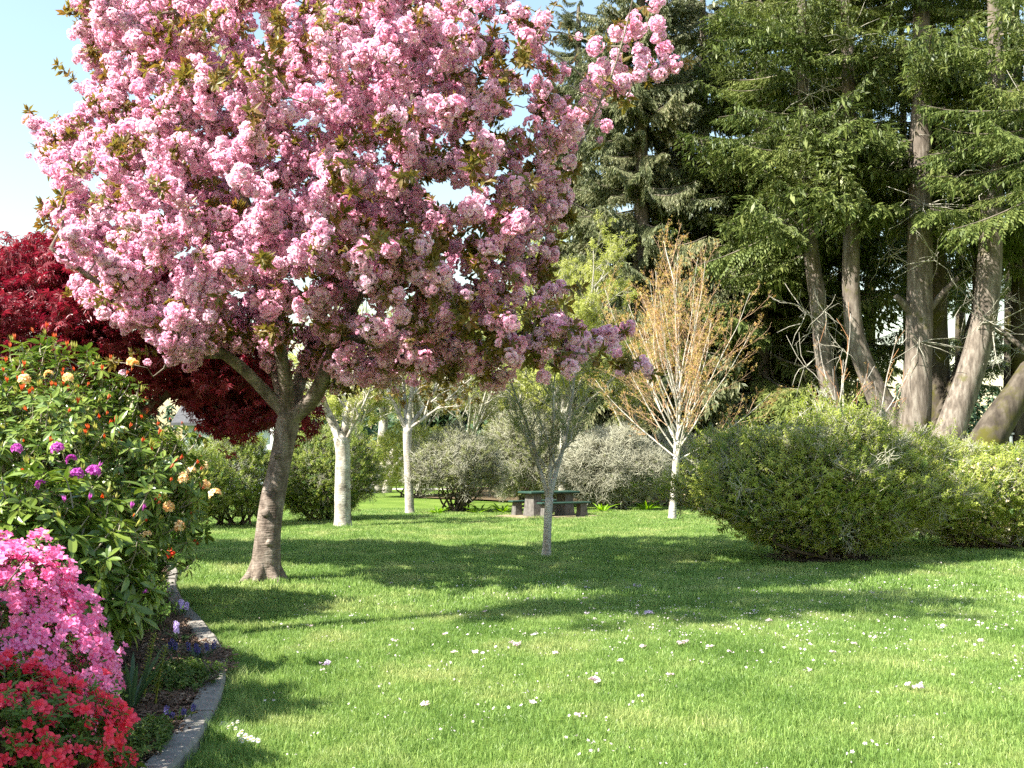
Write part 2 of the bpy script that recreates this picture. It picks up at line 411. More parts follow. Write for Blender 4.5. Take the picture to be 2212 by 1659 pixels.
def tube_mesh(name, chains, mat, sides=None, wobble=0.0):
    V, F = tube_arrays(chains, sides, wobble)
    return mesh_from(name, V, F, mat, smooth=True)

def resample(pts, rads, step):
    """Catmull-Rom through control points"""
    P = [np.array(p, float) for p in pts]; out = []; ro = []
    n = len(P)
    for i in range(n - 1):
        p0 = P[max(0, i - 1)]; p1 = P[i]; p2 = P[i + 1]; p3 = P[min(n - 1, i + 2)]
        k = max(2, int(np.linalg.norm(p2 - p1) / step))
        for j in range(k):
            t = j / k
            out.append(0.5 * ((2 * p1) + (-p0 + p2) * t + (2 * p0 - 5 * p1 + 4 * p2 - p3) * t * t + (-p0 + 3 * p1 - 3 * p2 + p3) * t ** 3))
            ro.append(rads[i] * (1 - t) + rads[i + 1] * t)
    out.append(P[-1]); ro.append(rads[-1])
    return np.array(out), np.array(ro)

def grow(p, d, L, r, lev, spec, out, tips, rng):
    """one shoot with side shoots; spec[lev]=(n_children, len_ratio, angle, up, wander, start)"""
    nc, lr, ang, up, wander, start = spec[lev]
    n = max(4, int(L / (0.16 if lev == 0 else 0.11)))
    n = min(n, 28)
    st = L / n
    pts = [np.array(p, float)]; dd = np.array(d, float); dd /= np.linalg.norm(dd)
    dirs = [dd.copy()]
    for i in range(n):
        dd = dd + rng.normal(0, wander, 3) + np.array([0, 0, up * st])
        dd /= np.linalg.norm(dd)
        pts.append(pts[-1] + dd * st); dirs.append(dd.copy())
    rr = np.linspace(r, max(r * 0.22, 0.0022), n + 1)
    out.append((np.array(pts), rr, lev))
    last = lev + 1 >= len(spec)
    if last:
        for i in range(1, n + 1):
            tips.append((pts[i], dirs[i], lev))
    else:
        tips.append((pts[-1], dirs[-1], lev))
        for c in range(nc):
            t = start + (1 - start) * (c + rng.uniform(0.1, 0.9)) / nc
            i = min(n - 1, int(t * n))
            q = rng.normal(0, 1, 3); q -= dirs[i] * q.dot(dirs[i]); q /= np.linalg.norm(q)
            a = ang * rng.uniform(0.7, 1.25)
            nd = dirs[i] * math.cos(a) + q * math.sin(a)
            grow(pts[i], nd, L * lr * rng.uniform(0.6, 1.15) * (1.15 - 0.55 * t), rr[i] * 0.62, lev + 1, spec, out, tips, rng)

def colonize(attr, nodes, parents, step, di, dk, iters, rng, up=0.06):
    nodes = [np.array(n, float) for n in nodes]; parents = list(parents)
    A = np.array(attr); alive = np.ones(len(A), bool)
    P = np.array(nodes)
    d2 = ((A[:, None, :] - P[None]) ** 2).sum(2)
    near = d2.argmin(1); nd = np.sqrt(d2.min(1))
    seen = {}
    for it in range(iters):
        act = alive & (nd < di)
        if not act.any(): break
        idx = np.nonzero(act)[0]
        acc = {}
        dv = A[idx] - P[near[idx]]; dv /= (np.linalg.norm(dv, axis=1, keepdims=True) + 1e-9)
        S = np.zeros((len(P), 3)); np.add.at(S, near[idx], dv)
        src = np.unique(near[idx])
        new = []; newp = []
        for s in src:
            v = S[s]; l = np.linalg.norm(v)
            if l < 1e-6: continue
            v = v / l + rng.normal(0, 0.12, 3); v[2] += up; v /= np.linalg.norm(v)
            q = P[s] + v * step
            ch = seen.setdefault(int(s), [])
            if any(np.linalg.norm(q - c) < step * 0.45 for c in ch):
                if len(ch) > 4: continue
                q = q + rng.normal(0, step * 0.3, 3)
                if any(np.linalg.norm(q - c) < step * 0.3 for c in ch):
                    alive[idx[near[idx] == s][:2]] = False
                    continue
            ch.append(q); new.append(q); newp.append(int(s))
        if not new: break
        NP = np.array(new); off = len(P)
        P = np.vstack([P, NP]); parents += newp
        d2 = ((A[:, None, :] - NP[None]) ** 2).sum(2)
        j = d2.argmin(1); dm = np.sqrt(d2[np.arange(len(A)), j])
        b = dm < nd
        near[b] = j[b] + off; nd[b] = dm[b]
        alive &= nd > dk
    return P, np.array(parents)

def skeleton_chains(P, par, r0, rbase, minr=None):
    n = len(P)
    kids = [[] for _ in range(n)]
    for i in range(n):
        if par[i] >= 0: kids[par[i]].append(i)
    tips = sum(1 for k in kids if not k)
    ex = max(1.8, math.log(tips) / math.log(rbase / r0))
    acc = np.zeros(n)
    order = list(range(n))[::-1]
    for i in order:
        if not kids[i]: acc[i] = r0 ** ex
        if par[i] >= 0: acc[par[i]] += acc[i]
    R = acc ** (1 / ex)
    if minr is not None:
        m = min(len(minr), n); R[:m] = np.maximum(R[:m] * 0.6, minr[:m])
    chains = []
    started = set()
    stack = [i for i in range(n) if par[i] < 0]
    heads = [(i, None) for i in stack]
    while heads:
        i, p = heads.pop()
        pts = []; rr = []
        if p is not None: pts.append(P[p]); rr.append(min(R[p], R[i] * 1.15))
        c = i
        while True:
            pts.append(P[c]); rr.append(R[c])
            ks = sorted(kids[c], key=lambda k: -R[k])
            if not ks: break
            for k in ks[1:]: heads.append((k, c))
            c = ks[0]
        chains.append((np.array(pts), np.array(rr)))
    return chains, R, kids

# ------------------------------------------------------------------ leaf, flower and bough prototypes
def rotm(d, spin=0.0):
    q = Vector(d).to_track_quat('Z', 'Y').to_matrix()
    return q @ Matrix.Rotation(spin, 3, 'Z')

def leaf_pts(L, W, fold=0.25, droop=0.3, seg=2, tip=0.5):
    """leaf along +X from origin, folded on its midrib; returns verts, faces"""
    vs = []; fs = []
    xs = [i / seg for i in range(seg + 1)]
    prof = [0.0] + [math.sin(math.pi * (x * 0.85 + 0.08)) ** 0.8 for x in xs[1:-1]] + [0.0]
    if seg == 1: prof = [0, 0]
    for x, w in zip(xs, prof):
        z = -droop * L * x * x
        vs.append((x * L, 0, z - 0.0))
        if 0 < w:
            vs.append((x * L, W / 2 * w, z + fold * W / 2 * w)); vs.append((x * L, -W / 2 * w, z + fold * W / 2 * w))
    # index building
    idx = []; k = 0
    for w in prof:
        if w > 0: idx.append((k, k + 1, k + 2)); k += 3
        else: idx.append((k, None, None)); k += 1
    for a, b in zip(idx[:-1], idx[1:]):
        for s in (1, 2):
            f = [a[0], b[0]] + ([b[s]] if b[s] is not None else []) + ([a[s]] if a[s] is not None else [])
            if len(f) >= 3: fs.append(tuple(f if s == 1 else f[::-1]))
    return [Vector(v) for v in vs], fs

def place_leaf(mb, pos, d, L, W, roll=0.0, m=0, **kw):
    vs, fs = leaf_pts(L, W, **kw)
    x = Vector(d).normalized(); up = Vector((0, 0, 1))
    if abs(x.dot(up)) > 0.95: up = Vector((0, 1, 0))
    y = up.cross(x).normalized(); z = x.cross(y)
    R = Matrix((x, y, z)).transposed() @ Matrix.Rotation(roll, 3, 'X')
    mb.add([R @ v + Vector(pos) for v in vs], fs, m)

def sph(rnd, zmin=-1.0):
    while True:
        v = Vector((rnd.gauss(0, 1), rnd.gauss(0, 1), rnd.gauss(0, 1))).normalized()
        if v.z >= zmin: return v

def blossom_protos(nv=6):
    out = []
    for k in range(nv):
        rnd = random.Random(100 + k); mb = MB()
        for i in range(26):
            c = sph(rnd); r = (rnd.uniform(0.55, 1.0) ** 0.5 if i > 4 else .3) * 0.082
            c = Vector((c.x * r * 1.1, c.y * r * 1.1, c.z * r * 0.9))
            ax = (c.normalized() + sph(rnd) * 0.28).normalized()
            R = rotm(ax, rnd.uniform(0, 6.28))
            for ringn, (np_, tilt, L) in enumerate(((6, 0.28, 0.036), (5, 0.80, 0.028))):
                for j in range(np_):
                    a = 6.283 * (j + rnd.uniform(-0.2, 0.2)) / np_ + ringn * 0.6
                    t = tilt + rnd.uniform(-0.2, 0.25)
                    o = Vector((math.cos(a), math.sin(a), 0)); s = Vector((-math.sin(a), math.cos(a), 0))
                    d = (o * math.cos(t) + Vector((0, 0, 1)) * math.sin(t))
                    w = L * 0.52
                    p = [Vector((0, 0, 0)), d * L * 0.65 + s * w, d * L + Vector((0, 0, 0.004)), d * L * 0.65 - s * w]
                    mb.face([R @ q + c for q in p])
        out.append(mb.mesh('blossom_%d' % k, M['blossom']))
    return out

def leaf_tuft_protos(key, mat, n, L, W, nv=4, spread=1.0, droop=0.3, up=0.3, seg=2, stem=0.0, stem_mat=None, extra=None):
    """rosette or short leafy twig along +Z"""
    out = []
    for k in range(nv):
        rnd = random.Random(hash(key) % 1000 if False else sum(map(ord, key)) + k); mb = MB()
        for i in range(n):
            a = i * 2.4 + rnd.uniform(-0.4, 0.4)
            h = stem * (i / max(1, n - 1)) if stem else 0
            d = Vector((math.cos(a) * spread, math.sin(a) * spread, up + rnd.uniform(-0.35, 0.35)))
            l = L * rnd.uniform(0.65, 1.15)
            place_leaf(mb, (rnd.uniform(-1, 1) * L * 0.1, rnd.uniform(-1, 1) * L * 0.1, h), d, l, W * l / L, roll=rnd.uniform(-0.7, 0.7), seg=seg, droop=droop * rnd.uniform(0.3, 1.4))
        mats = [mat]
        if extra: mats.append(extra[0]); extra[1](mb, rnd)
        if stem_mat is not None and stem:
            mats.append(stem_mat); V, F = tube_arrays([(np.array([[0, 0, -stem * 0.6], [0, 0, stem]]), np.array([0.004, 0.002]))], 3); mb.add(V, F, len(mats) - 1)
        out.append(mb.mesh('%s_%d' % (key, k), mats))
    return out

def palmate_protos(nv=4):
    """hanging sprays of seven-fingered maple leaves"""
    out = []
    for k in range(nv):
        rnd = random.Random(300 + k); mb = MB()
        for i in range(9):
            c = Vector((rnd.uniform(-0.14, 0.16), rnd.uniform(-0.14, 0.14), rnd.uniform(-0.05, 0.05)))
            a0 = rnd.uniform(0, 6.28); R = Matrix.Rotation(rnd.uniform(-0.6, 0.6), 3, 'X') @ Matrix.Rotation(rnd.uniform(0.1, 0.9), 3, 'Y')
            R = Matrix.Rotation(a0, 3, 'Z') @ R
            for j in range(7):
                a = (j - 3) * 0.62; l = 0.085 * (1 - 0.09 * abs(j - 3)) * rnd.uniform(0.9, 1.2)
                d = Vector((math.cos(a), math.sin(a), -0.25)); s = Vector((-math.sin(a), math.cos(a), 0)) * 0.011
                p = [Vector((0, 0, 0)), d * l * 0.5 + s, d * l + Vector((0, 0, -0.012)), d * l * 0.5 - s]
                mb.face([R @ q + c for q in p])
        out.append(mb.mesh('maple_spray_%d' % k, M['maple']))
    return out

def flower5(mb, c, ax, L, rnd, m=0, np_=5, cup=0.5, seg=2):
    R = rotm(ax, rnd.uniform(0, 6.28))
    for j in range(np_):
        a = 6.283 * j / np_
        o = Vector((math.cos(a), math.sin(a), 0)); s = Vector((-math.sin(a), math.cos(a), 0)); z = Vector((0, 0, 1))
        cu = cup * rnd.uniform(0.8, 1.2)
        p0 = Vector((0, 0, -L * 0.35)); p1 = o * L * 0.55 + z * L * cu * 0.55; p2 = o * L + z * L * cu * rnd.uniform(0.35, 0.8)
        w = L * 0.36
        mb.add([R @ q + Vector(c) for q in (p0, p1 - s * w, p1 + s * w, p2 - s * w * 0.45, p2 + s * w * 0.45)], [(0, 1, 2), (1, 3, 4, 2)], m)

def azalea_flower_protos(mat, nv=4, L=0.029):
    out = []
    for k in range(nv):
        rnd = random.Random(400 + k); mb = MB()
        flower5(mb, (0, 0, 0), (0, 0, 1), L, rnd)
        for j in range(4):
            a = rnd.uniform(0, 6.28); place_leaf(mb, (0, 0, 0), (math.cos(a) * 0.5, math.sin(a) * 0.5, 1), L * 0.9, L * 0.08, seg=1 if False else 2)
        out.append(mb.mesh('azalea_flower_%d' % k, mat))
    return out

def whorl_protos(mat, nv=5, L=0.13, W=0.045, n=9, bud=None):
    out = []
    for k in range(nv):
        rnd = random.Random(500 + k); mb = MB()
        for i in range(n):
            a = i * 2.4 + rnd.uniform(-0.25, 0.25)
            el = rnd.uniform(-0.45, 0.35) + (0.3 if i > n - 4 else 0)
            l = L * rnd.uniform(0.75, 1.1)
            place_leaf(mb, (math.cos(a) * 0.01, math.sin(a) * 0.01, rnd.uniform(-0.03, 0.0)), (math.cos(a), math.sin(a), el), l, W * l / L, roll=rnd.uniform(-0.4, 0.4), seg=4, droop=rnd.uniform(0.1, 0.4), fold=0.2)
        V, F = tube_arrays([(np.array([[0, 0, -0.22], [0.01, 0, -0.1], [0, 0, 0.0]]), np.array([0.006, 0.006, 0.004]))], 4); mb.add(V, F, 1)
        if bud and k % 2 == 0:
            for j in range(rnd.randint(3, 6)):
                a = rnd.uniform(0, 6.28)
                place_leaf(mb, (0, 0, 0), (math.cos(a) * 0.35, math.sin(a) * 0.35, 1), 0.055, 0.014, seg=2, m=2)
        out.append(mb.mesh('whorl_%s_%d' % (mat.name, k), [mat, M['twig_bark'], bud or mat]))
    return out

def truss_protos(mat, nv=3, n=9, L=0.04, R=0.055):
    out = []
    for k in range(nv):
        rnd = random.Random(600 + k); mb = MB()
        for i in range(n):
            c = sph(rnd, -0.15)
            flower5(mb, c * R, (c + Vector((0, 0, 0.1))).normalized(), L * rnd.uniform(0.8, 1.1), rnd, cup=0.45)
        out.append(mb.mesh('truss_%s_%d' % (mat.name, k), mat))
    return out

def bud_protos(mat, nv=2, L=0.05):
    out = []
    for k in range(nv):
        rnd = random.Random(650 + k); mb = MB()
        for i in range(9):
            a = i * 2.4
            place_leaf(mb, (0, 0, 0), (math.cos(a) * 0.42, math.sin(a) * 0.42, 1), L * rnd.uniform(0.7, 1.2), 0.014, seg=2, droop=-0.15)
        out.append(mb.mesh('bud_%s_%d' % (mat.name, k), mat))
    return out

def twig_tangle_protos(key, mat, nv=4, n=16, L=0.3, r=0.004):
    out = []
    for k in range(nv):
        rnd = np.random.default_rng(700 + k + len(key)); ch = []
        for i in range(n):
            p = rnd.normal(0, 0.05, 3); d = rnd.normal(0, 0.6, 3) + np.array([0, 0, 0.5]); d /= np.linalg.norm(d)
            pts = [p]
            for j in range(3):
                d = d + rnd.normal(0, 0.35, 3); d /= np.linalg.norm(d); pts.append(pts[-1] + d * L / 3)
            ch.append((np.array(pts), np.array([r, r * 0.9, r * 0.7, r * 0.35])))
        out.append(tube_mesh('%s_%d' % (key, k), ch, mat, 3))
    return out

def bough_protos(key, mat, nv=6, hang=0.25, dead=False):
    """a spruce bough 4 m long along +X with side sprays of needle twigs"""
    out = []
    for k in range(nv):
        rnd = random.Random(800 + k + len(key)); mb = MB(); Lb = 4.0
        axis = []; y = 0; sag = rnd.uniform(0.08, 0.2); lift = rnd.uniform(0.05, 0.22)
        for i in range(13):
            t = i / 12; y += rnd.uniform(-0.06, 0.06)
            axis.append(np.array([t * Lb, y, -sag * 4 * t * (1.0 - 0.3 * t) + lift * 4 * t ** 3]))
        V, F = tube_arrays([(np.array(axis), np.linspace(0.045, 0.008, 13))], 5); mb.add(V, F, 1)
        def twig(p, d, l):
            d = Vector(d).normalized(); s = d.cross(Vector((0, 0, 1)))
            s = (s.normalized() if s.length > 0.05 else Vector((0, 1, 0)))
            w = l * 0.15; u = s.cross(d).normalized()
            a = Vector(p); b = a + d * l; c = a + d * l * 0.45
            mb.face([a, c + s * w, b, c - s * w])
            if rnd.random() < .5: mb.face([a, c + u * w, b, c - u * w])
        for i in range(46):
            t = 0.12 + 0.88 * i / 45
            f = t * 12; i0 = min(11, int(f)); p = axis[i0] * (1 - (f - i0)) + axis[i0 + 1] * (f - i0)
            side = 1 if i % 2 else -1
            sl = (1.25 * math.sin(math.pi * min(1, t * 0.72 + 0.24)) + 0.22) * rnd.uniform(0.55, 1.1)
            an = rnd.uniform(0.65, 1.15); zz = rnd.uniform(-0.30, 0.10) - hang * 0.5
            d = Vector((math.cos(an), side * math.sin(an), zz)).normalized()
            m_ = max(3, int(sl / 0.062))
            q = Vector(p)
            for j in range(m_):
                q = q + d * (sl / m_); d = (d + Vector((0.05, 0, -0.03 - hang * 0.06))).normalized()
                s2 = 1 if j % 2 else -1
                perp = Vector((-d.y, d.x, 0)).normalized() * s2
                twig(q, d * 0.8 + perp * 0.8 + Vector((0, 0, rnd.uniform(-0.45, 0.2) - hang)), rnd.uniform(0.10, 0.24))
                if rnd.random() < hang: twig(q, Vector((rnd.uniform(-0.3, 0.3), rnd.uniform(-0.3, 0.3), -1)), rnd.uniform(0.2, 0.42))
            twig(q, d, 0.24)
        out.append(mb.mesh('%s_%d' % (key, k), [mat, M['bough_bark']]))
    return out

PROTO = {
    'blossom': blossom_protos(),
    'cherry_leaf': leaf_tuft_protos('cherry_leaf', M['cherry_leaf'], 9, 0.11, 0.042, spread=0.8, up=0.6, droop=0.5),
    'maple': palmate_protos(),
    'rhodo_whorl': whorl_protos(M['rhodo'], 6, 0.125, 0.042, 10, M['rhodo_young']),
    'rhodo_whorl_big': whorl_protos(M['rhodo'], 6, 0.15, 0.05, 10),
    'shrub_green': leaf_tuft_protos('shrub_green', M['shrub_green'], 16, 0.040, 0.017, nv=5, spread=0.8, up=0.5, stem=0.13, stem_mat=M['grey_twig']),
    'shrub_lime': leaf_tuft_protos('shrub_lime', M['shrub_lime'], 16, 0.042, 0.018, nv=5, spread=0.8, up=0.5, stem=0.13, stem_mat=M['grey_twig']),
    'shrub_dark': leaf_tuft_protos('shrub_dark', M['shrub_dark'], 16, 0.042, 0.018, nv=5, spread=0.8, up=0.5, stem=0.13, stem_mat=M['dark_twig']),
    'shrub_olive': leaf_tuft_protos('shrub_olive', M['shrub_olive'], 14, 0.045, 0.013, nv=5, spread=0.6, up=0.6, stem=0.18, stem_mat=M['grey_twig']),
    'shrub_yellow': leaf_tuft_protos('shrub_yellow', M['shrub_yellow'], 12, 0.07, 0.028, nv=5, spread=0.8, up=0.4, stem=0.18, stem_mat=M['grey_twig']),
    'small_leaf': leaf_tuft_protos('small_leaf', M['shrub_olive'], 8, 0.05, 0.016, nv=4, spread=0.7, up=0.5, stem=0.10),
    'bud': leaf_tuft_protos('bud', M['bud'], 6, 0.045, 0.020, nv=4, spread=0.7, up=0.6, stem=0.05),
    'lichen': twig_tangle_protos('lichen', M['lichen'], 4, 20, 0.30, 0.0065),
    'dark_tangle': twig_tangle_protos('dark_tangle', M['dark_twig'], 4, 12, 0.4, 0.004),
    'az_leaf': leaf_tuft_protos('az_leaf', M['az_leaf'], 12, 0.035, 0.014, nv=4, spread=0.8, up=0.6, stem=0.06),
    'cream': leaf_tuft_protos('cream', M['cream'], 9, 0.022, 0.014, nv=3, spread=0.8, up=0.8),
    'azpink': azalea_flower_protos(M['azpink']),
    'azred': azalea_flower_protos(M['azred']),
    'needle': bough_protos('needle', M['needle'], 6, 0.15),
    'needle_grey': bough_protos('needle_grey', M['needle_grey'], 6, 0.55),
    'dead_branch': twig_tangle_protos('dead_branch', M['grey_twig'], 4, 9, 1.6, 0.018),
}

# ================================================================== SETTING
def sheet(name, poly, z, mat, kind='structure', label=None, thick=None):
    vs = [(x, y, z) for x, y in poly]
    me = mesh_from(name, vs, [tuple(range(len(vs)))], mat)
    o = part(name, me)
    o['kind'] = kind
    if label: o['label'] = label
    return o

# lawn: one sheet with a soft swell, finer near the camera
def lawn_z(x, y):
    return 0.03 * np.sin(x * 0.35 + 1.3) * np.sin(y * 0.28) * np.clip((y - 7) / 8, 0, 1) * np.clip((60 - y) / 20, 0, 1)
xs = np.concatenate([np.linspace(-600, -40, 8), np.linspace(-36, 36, 73), np.linspace(40, 600, 8)])
ys = np.concatenate([np.linspace(-60, -2, 6), np.linspace(0, 60, 61), np.linspace(70, 900, 10)])
X, Y = np.meshgrid(xs, ys)
V = np.stack([X.ravel(), Y.ravel(), lawn_z(X, Y).ravel()], 1)
nx = len(xs)
Fq = [(j * nx + i, j * nx + i + 1, (j + 1) * nx + i + 1, (j + 1) * nx + i) for j in range(len(ys) - 1) for i in range(nx - 1)]
lawn = part('lawn', mesh_from('lawn', V, Fq, M['ground'], smooth=True))
tag(lawn, 'mown green lawn dappled with tree shade', kind='structure')

# kerb line (lawn side), from near to far
KO = np.array([(-1.60, 3.6), (-1.66, 4.4), (-1.70, 5.2), (-1.76, 5.9), (-1.99, 7.1), (-2.35, 8.3), (-2.95, 9.75), (-3.53, 11.0), (-4.16, 12.6), (-4.75, 14.4), (-5.6, 16.0), (-6.8, 17.2), (-8.4, 18.0)])
kpts, _ = resample([(x, y, 0) for x, y in KO], [0] * len(KO), 0.06)
kpts = kpts[:, :2]
seglen = np.concatenate([[0], np.cumsum(np.linalg.norm(np.diff(kpts, axis=0), axis=1))])
def kerb_at(s):
    x = np.interp(s, seglen, kpts[:, 0]); y = np.interp(s, seglen, kpts[:, 1])
    x2 = np.interp(s + 0.05, seglen, kpts[:, 0]); y2 = np.interp(s + 0.05, seglen, kpts[:, 1])
    t = np.array([x2 - x, y2 - y]); t /= (np.linalg.norm(t) + 1e-9)
    return np.array([x, y]), t, np.array([-t[1], t[0]])
kerb = bpy.data.objects.new('kerb', None); COL.objects.link(kerb); tag(kerb, 'curved grey concrete kerb edging the flower bed', kind='structure')
s = 0.0; total = seglen[-1]; KW = 0.165; ki = 0
while s < total - 0.3:
    ln = random.uniform(1.1, 1.6) if s < 3.2 else random.uniform(0.20, 0.34)
    e = min(total - 0.06, s + ln)
    h0 = 0.085 + random.uniform(-0.008, 0.012); tw = random.uniform(-0.012, 0.012) if s > 3.2 else 0
    mb = MB(); n = max(2, int((e - s) / 0.12)); rows = []
    for i in range(n + 1):
        q = s + 0.006 + (e - s - 0.012) * i / n
        c, t, nn = kerb_at(q)
        en = 0.006 if i in (0, n) else 0
        prof = [(0.0, -0.05), (0.0, h0 - 0.02), (0.018, h0 - en), (KW - 0.018, h0 - en + tw), (KW, h0 - 0.02 + tw), (KW, -0.05)]
        rows.append([(*(c + nn * a), z) for a, z in prof])
    vs = [p for r in rows for p in r]; fs = []
    for i in range(n):
        for j in range(5): fs.append((i * 6 + j, i * 6 + j + 1, (i + 1) * 6 + j + 1, (i + 1) * 6 + j))
    fs.append(tuple(range(6))[::-1]); fs.append(tuple(range(n * 6, n * 6 + 6)))
    part('kerb_segment', mesh_from('kerb_segment', vs, fs, M['concrete']), kerb)
    s = e

# planting bed inside the kerb: gently mounded soil
bed_v = []; bed_f = []
nb = 46; mcols = 9
for i in range(nb):
    c, t, nn = kerb_at(total * 0.995 * i / (nb - 1))
    for j in range(mcols):
        w = KW - 0.02 + j * j * 0.17
        z = 0.045 + 0.16 * (1 - math.exp(-w * 0.9)) + random.uniform(-0.012, 0.012)
        bed_v.append((c[0] - w * 1.0 if True else 0, c[1] + nn[1] * min(w, 0.2), z if j else 0.035))
for i in range(nb - 1):
    for j in range(mcols - 1):
        a = i * mcols + j; bed_f.append((a, a + 1, a + mcols + 1, a + mcols))
bed = part('planting_bed', mesh_from('planting_bed', bed_v, bed_f, M['soil'], smooth=True))
tag(bed, 'brown mulched soil of the curved flower bed', kind='structure')
def bed_z(w): return 0.045 + 0.16 * (1 - math.exp(-w * 0.9))

# chips of bark mulch
cp = []
mbc = []
for k in range(4):
    rnd = random.Random(40 + k); mb = MB()
    for i in range(16):
        c = Vector((rnd.uniform(-0.08, 0.08), rnd.uniform(-0.08, 0.08), rnd.uniform(0.0, 0.014)))
        R = Euler((rnd.uniform(-0.5, 0.5), rnd.uniform(-0.5, 0.5), rnd.uniform(0, 6.28))).to_matrix()
        mb.box(c, (rnd.uniform(0.015, 0.055), rnd.uniform(0.006, 0.016), 0.004), 0, R)
    mbc.append(mb.mesh('chips_%d' % k, M['chip']))
for i in range(2600):
    q = random.uniform(0.2, total - 1.5); w = KW + random.random() ** 1.5 * 2.0
    c, t, nn = kerb_at(q)
    cp.append((c[0] - w, c[1] + nn[1] * min(w, 0.2), bed_z(w) + 0.004))
for i in range(40):      # chips spilled over the kerb
    q = random.gauss(4.35, 0.28); w = random.uniform(0.0, KW)
    c, t, nn = kerb_at(q); cp.append((*(c + nn * w), 0.093))
cp = np.array(cp)
mul = scatter('mulch_chips', 'chips', mbc, cp, np.stack([np.zeros(len(cp)), np.zeros(len(cp)), RNG.uniform(0, 6.28, len(cp))], 1), RNG.uniform(0.6, 1.15, len(cp)))
tag(mul, 'loose brown bark chips strewn over the bed', 'mulch', kind='stuff')

# litter under the conifers, path, worn earth, soil below shrubs
def blob_poly(cx, cy, rx, ry, n=28, seed=1, j=0.14):
    rnd = random.Random(seed); ph = [rnd.uniform(0, 6.28) for _ in range(4)]
    return [(cx + rx * math.cos(a) * (1 + j * math.sin(3 * a + ph[0]) + j * 0.6 * math.sin(7 * a + ph[1])), cy + ry * math.sin(a) * (1 + j * math.sin(2 * a + ph[2]) + j * 0.5 * math.sin(5 * a + ph[3]))) for a in [i * 6.2832 / n for i in range(n)]]
sheet('forest_floor', blob_poly(16, 47, 22, 14, 40, 3), 0.045, M['litter'], label='brown needle litter beneath the tall conifers')
pth = [G(700, 1046), G(760, 1047), G(830, 1048), G(920, 1050), G(1100, 1052)]
sheet('path', [(-30, 52), (-14, 55), (-4, 54), (6, 53.0), (6, 55.2), (-4, 56.6), (-14, 57.6), (-30, 54.6)], 0.012, M['path'], label='pale path crossing the far lawn')
sheet('bare_earth', blob_poly(1.0, 27.9, 1.9, 1.35, 26, 5), 0.048, M['dirt'], label='worn earth around the picnic table')
SHRUB_SOIL = [(5.0, 16.3, 1.05, .8, 8), (8.6, 18.2, 1.2, .85, 9)]
for cx, cy, rx, ry, sd in SHRUB_SOIL:
    sheet('shrub_soil', blob_poly(cx, cy, rx, ry, 26, sd), 0.05, M['soil'], label='dark bare soil under the right hand shrubs' if sd == 8 else 'dark bare soil under the far right shrub')

# ------------------------------------------------------------------ grass (stuff)
def grass_protos(n, rad, h, w, nv=6, seed=0):
    out = []
    for k in range(nv):
        rnd = np.random.default_rng(900 + k + seed)
        a = rnd.uniform(0, 6.28, n); r = rad * np.sqrt(rnd.uniform(0, 1, n)) ** 1.0
        hh = h * rnd.uniform(0.45, 1.25, n); yaw = rnd.uniform(0, 6.28, n); lean = rnd.uniform(0.1, 0.9, n) * hh
        bx = r * np.cos(a); by = r * np.sin(a); la = rnd.uniform(0, 6.28, n)
        wx = np.cos(yaw) * w / 2; wy = np.sin(yaw) * w / 2
        z0 = np.full(n, -0.01)
        v = np.stack([
            np.stack([bx - wx, by - wy, z0], 1), np.stack([bx + wx, by + wy, z0], 1),
            np.stack([bx + wx * 0.8 + 0.35 * lean * np.cos(la), by + wy * 0.8 + 0.35 * lean * np.sin(la), hh * 0.6], 1),
            np.stack([bx - wx * 0.8 + 0.35 * lean * np.cos(la), by - wy * 0.8 + 0.35 * lean * np.sin(la), hh * 0.6], 1),
            np.stack([bx + lean * np.cos(la), by + lean * np.sin(la), hh], 1)], 1).reshape(-1, 3)
        f = []
        for i in range(n):
            o = i * 5; f.append((o, o + 1, o + 2, o + 3)); f.append((o + 3, o + 2, o + 4))
        out.append(mesh_from('grass_tuft_%d_%d' % (seed, k), v, f, M['grass']))
    return out

def lawn_ok(x, y):
    """true on the lawn side of the kerb"""
    kx = np.interp(y, kpts[:, 1], kpts[:, 0], left=-1.6, right=-30)
    return x > kx + 0.02
def grass_field(name, y0, y1, dens, protos, key, label, half=0.60):
    c_ = 1 / math.sqrt(dens)
    gx, gy = np.meshgrid(np.arange(-half * y1 - 2.5, half * y1 + 2.5, c_), np.arange(y0, y1, c_))
    x = (gx + RNG.uniform(-.5, .5, gx.shape) * c_).ravel(); y = (gy + RNG.uniform(-.5, .5, gy.shape) * c_).ravel()
    ok = lawn_ok(x - 0.14, y) & (np.abs(x) < half * y + 2.5)
    ok &= ~(((x - 1.0) / 1.8) ** 2 + ((y - 27.9) / 1.25) ** 2 < 1)
    for cx, cy, rx, ry, sd in SHRUB_SOIL: ok &= ~(((x - cx) / (rx * 0.9)) ** 2 + ((y - cy) / (ry * 0.9)) ** 2 < 1)
    x = x[ok]; y = y[ok]
    P = np.stack([x, y, lawn_z(x, y)], 1); n = len(P)
    o = scatter(name, key, protos, P, np.stack([RNG.normal(0, 0.06, n), RNG.normal(0, 0.06, n), RNG.uniform(0, 6.28, n)], 1), np.stack([np.ones(n), np.ones(n), RNG.uniform(0.7, 1.2, n)], 1))
    tag(o, label, 'grass', kind='stuff')
    return o
gp1 = grass_protos(480, 0.27, 0.042, 0.0046, 6, 0)
gp2 = grass_protos(420, 0.45, 0.060, 0.010, 5, 50)
grass_field('grass', 3.2, 11.5, 20, gp1, 'grass_near', 'short mown grass of the sunny near lawn')
grass_field('grass', 11.0, 32, 8, gp2, 'grass_far', 'short mown grass of the farther shaded lawn')
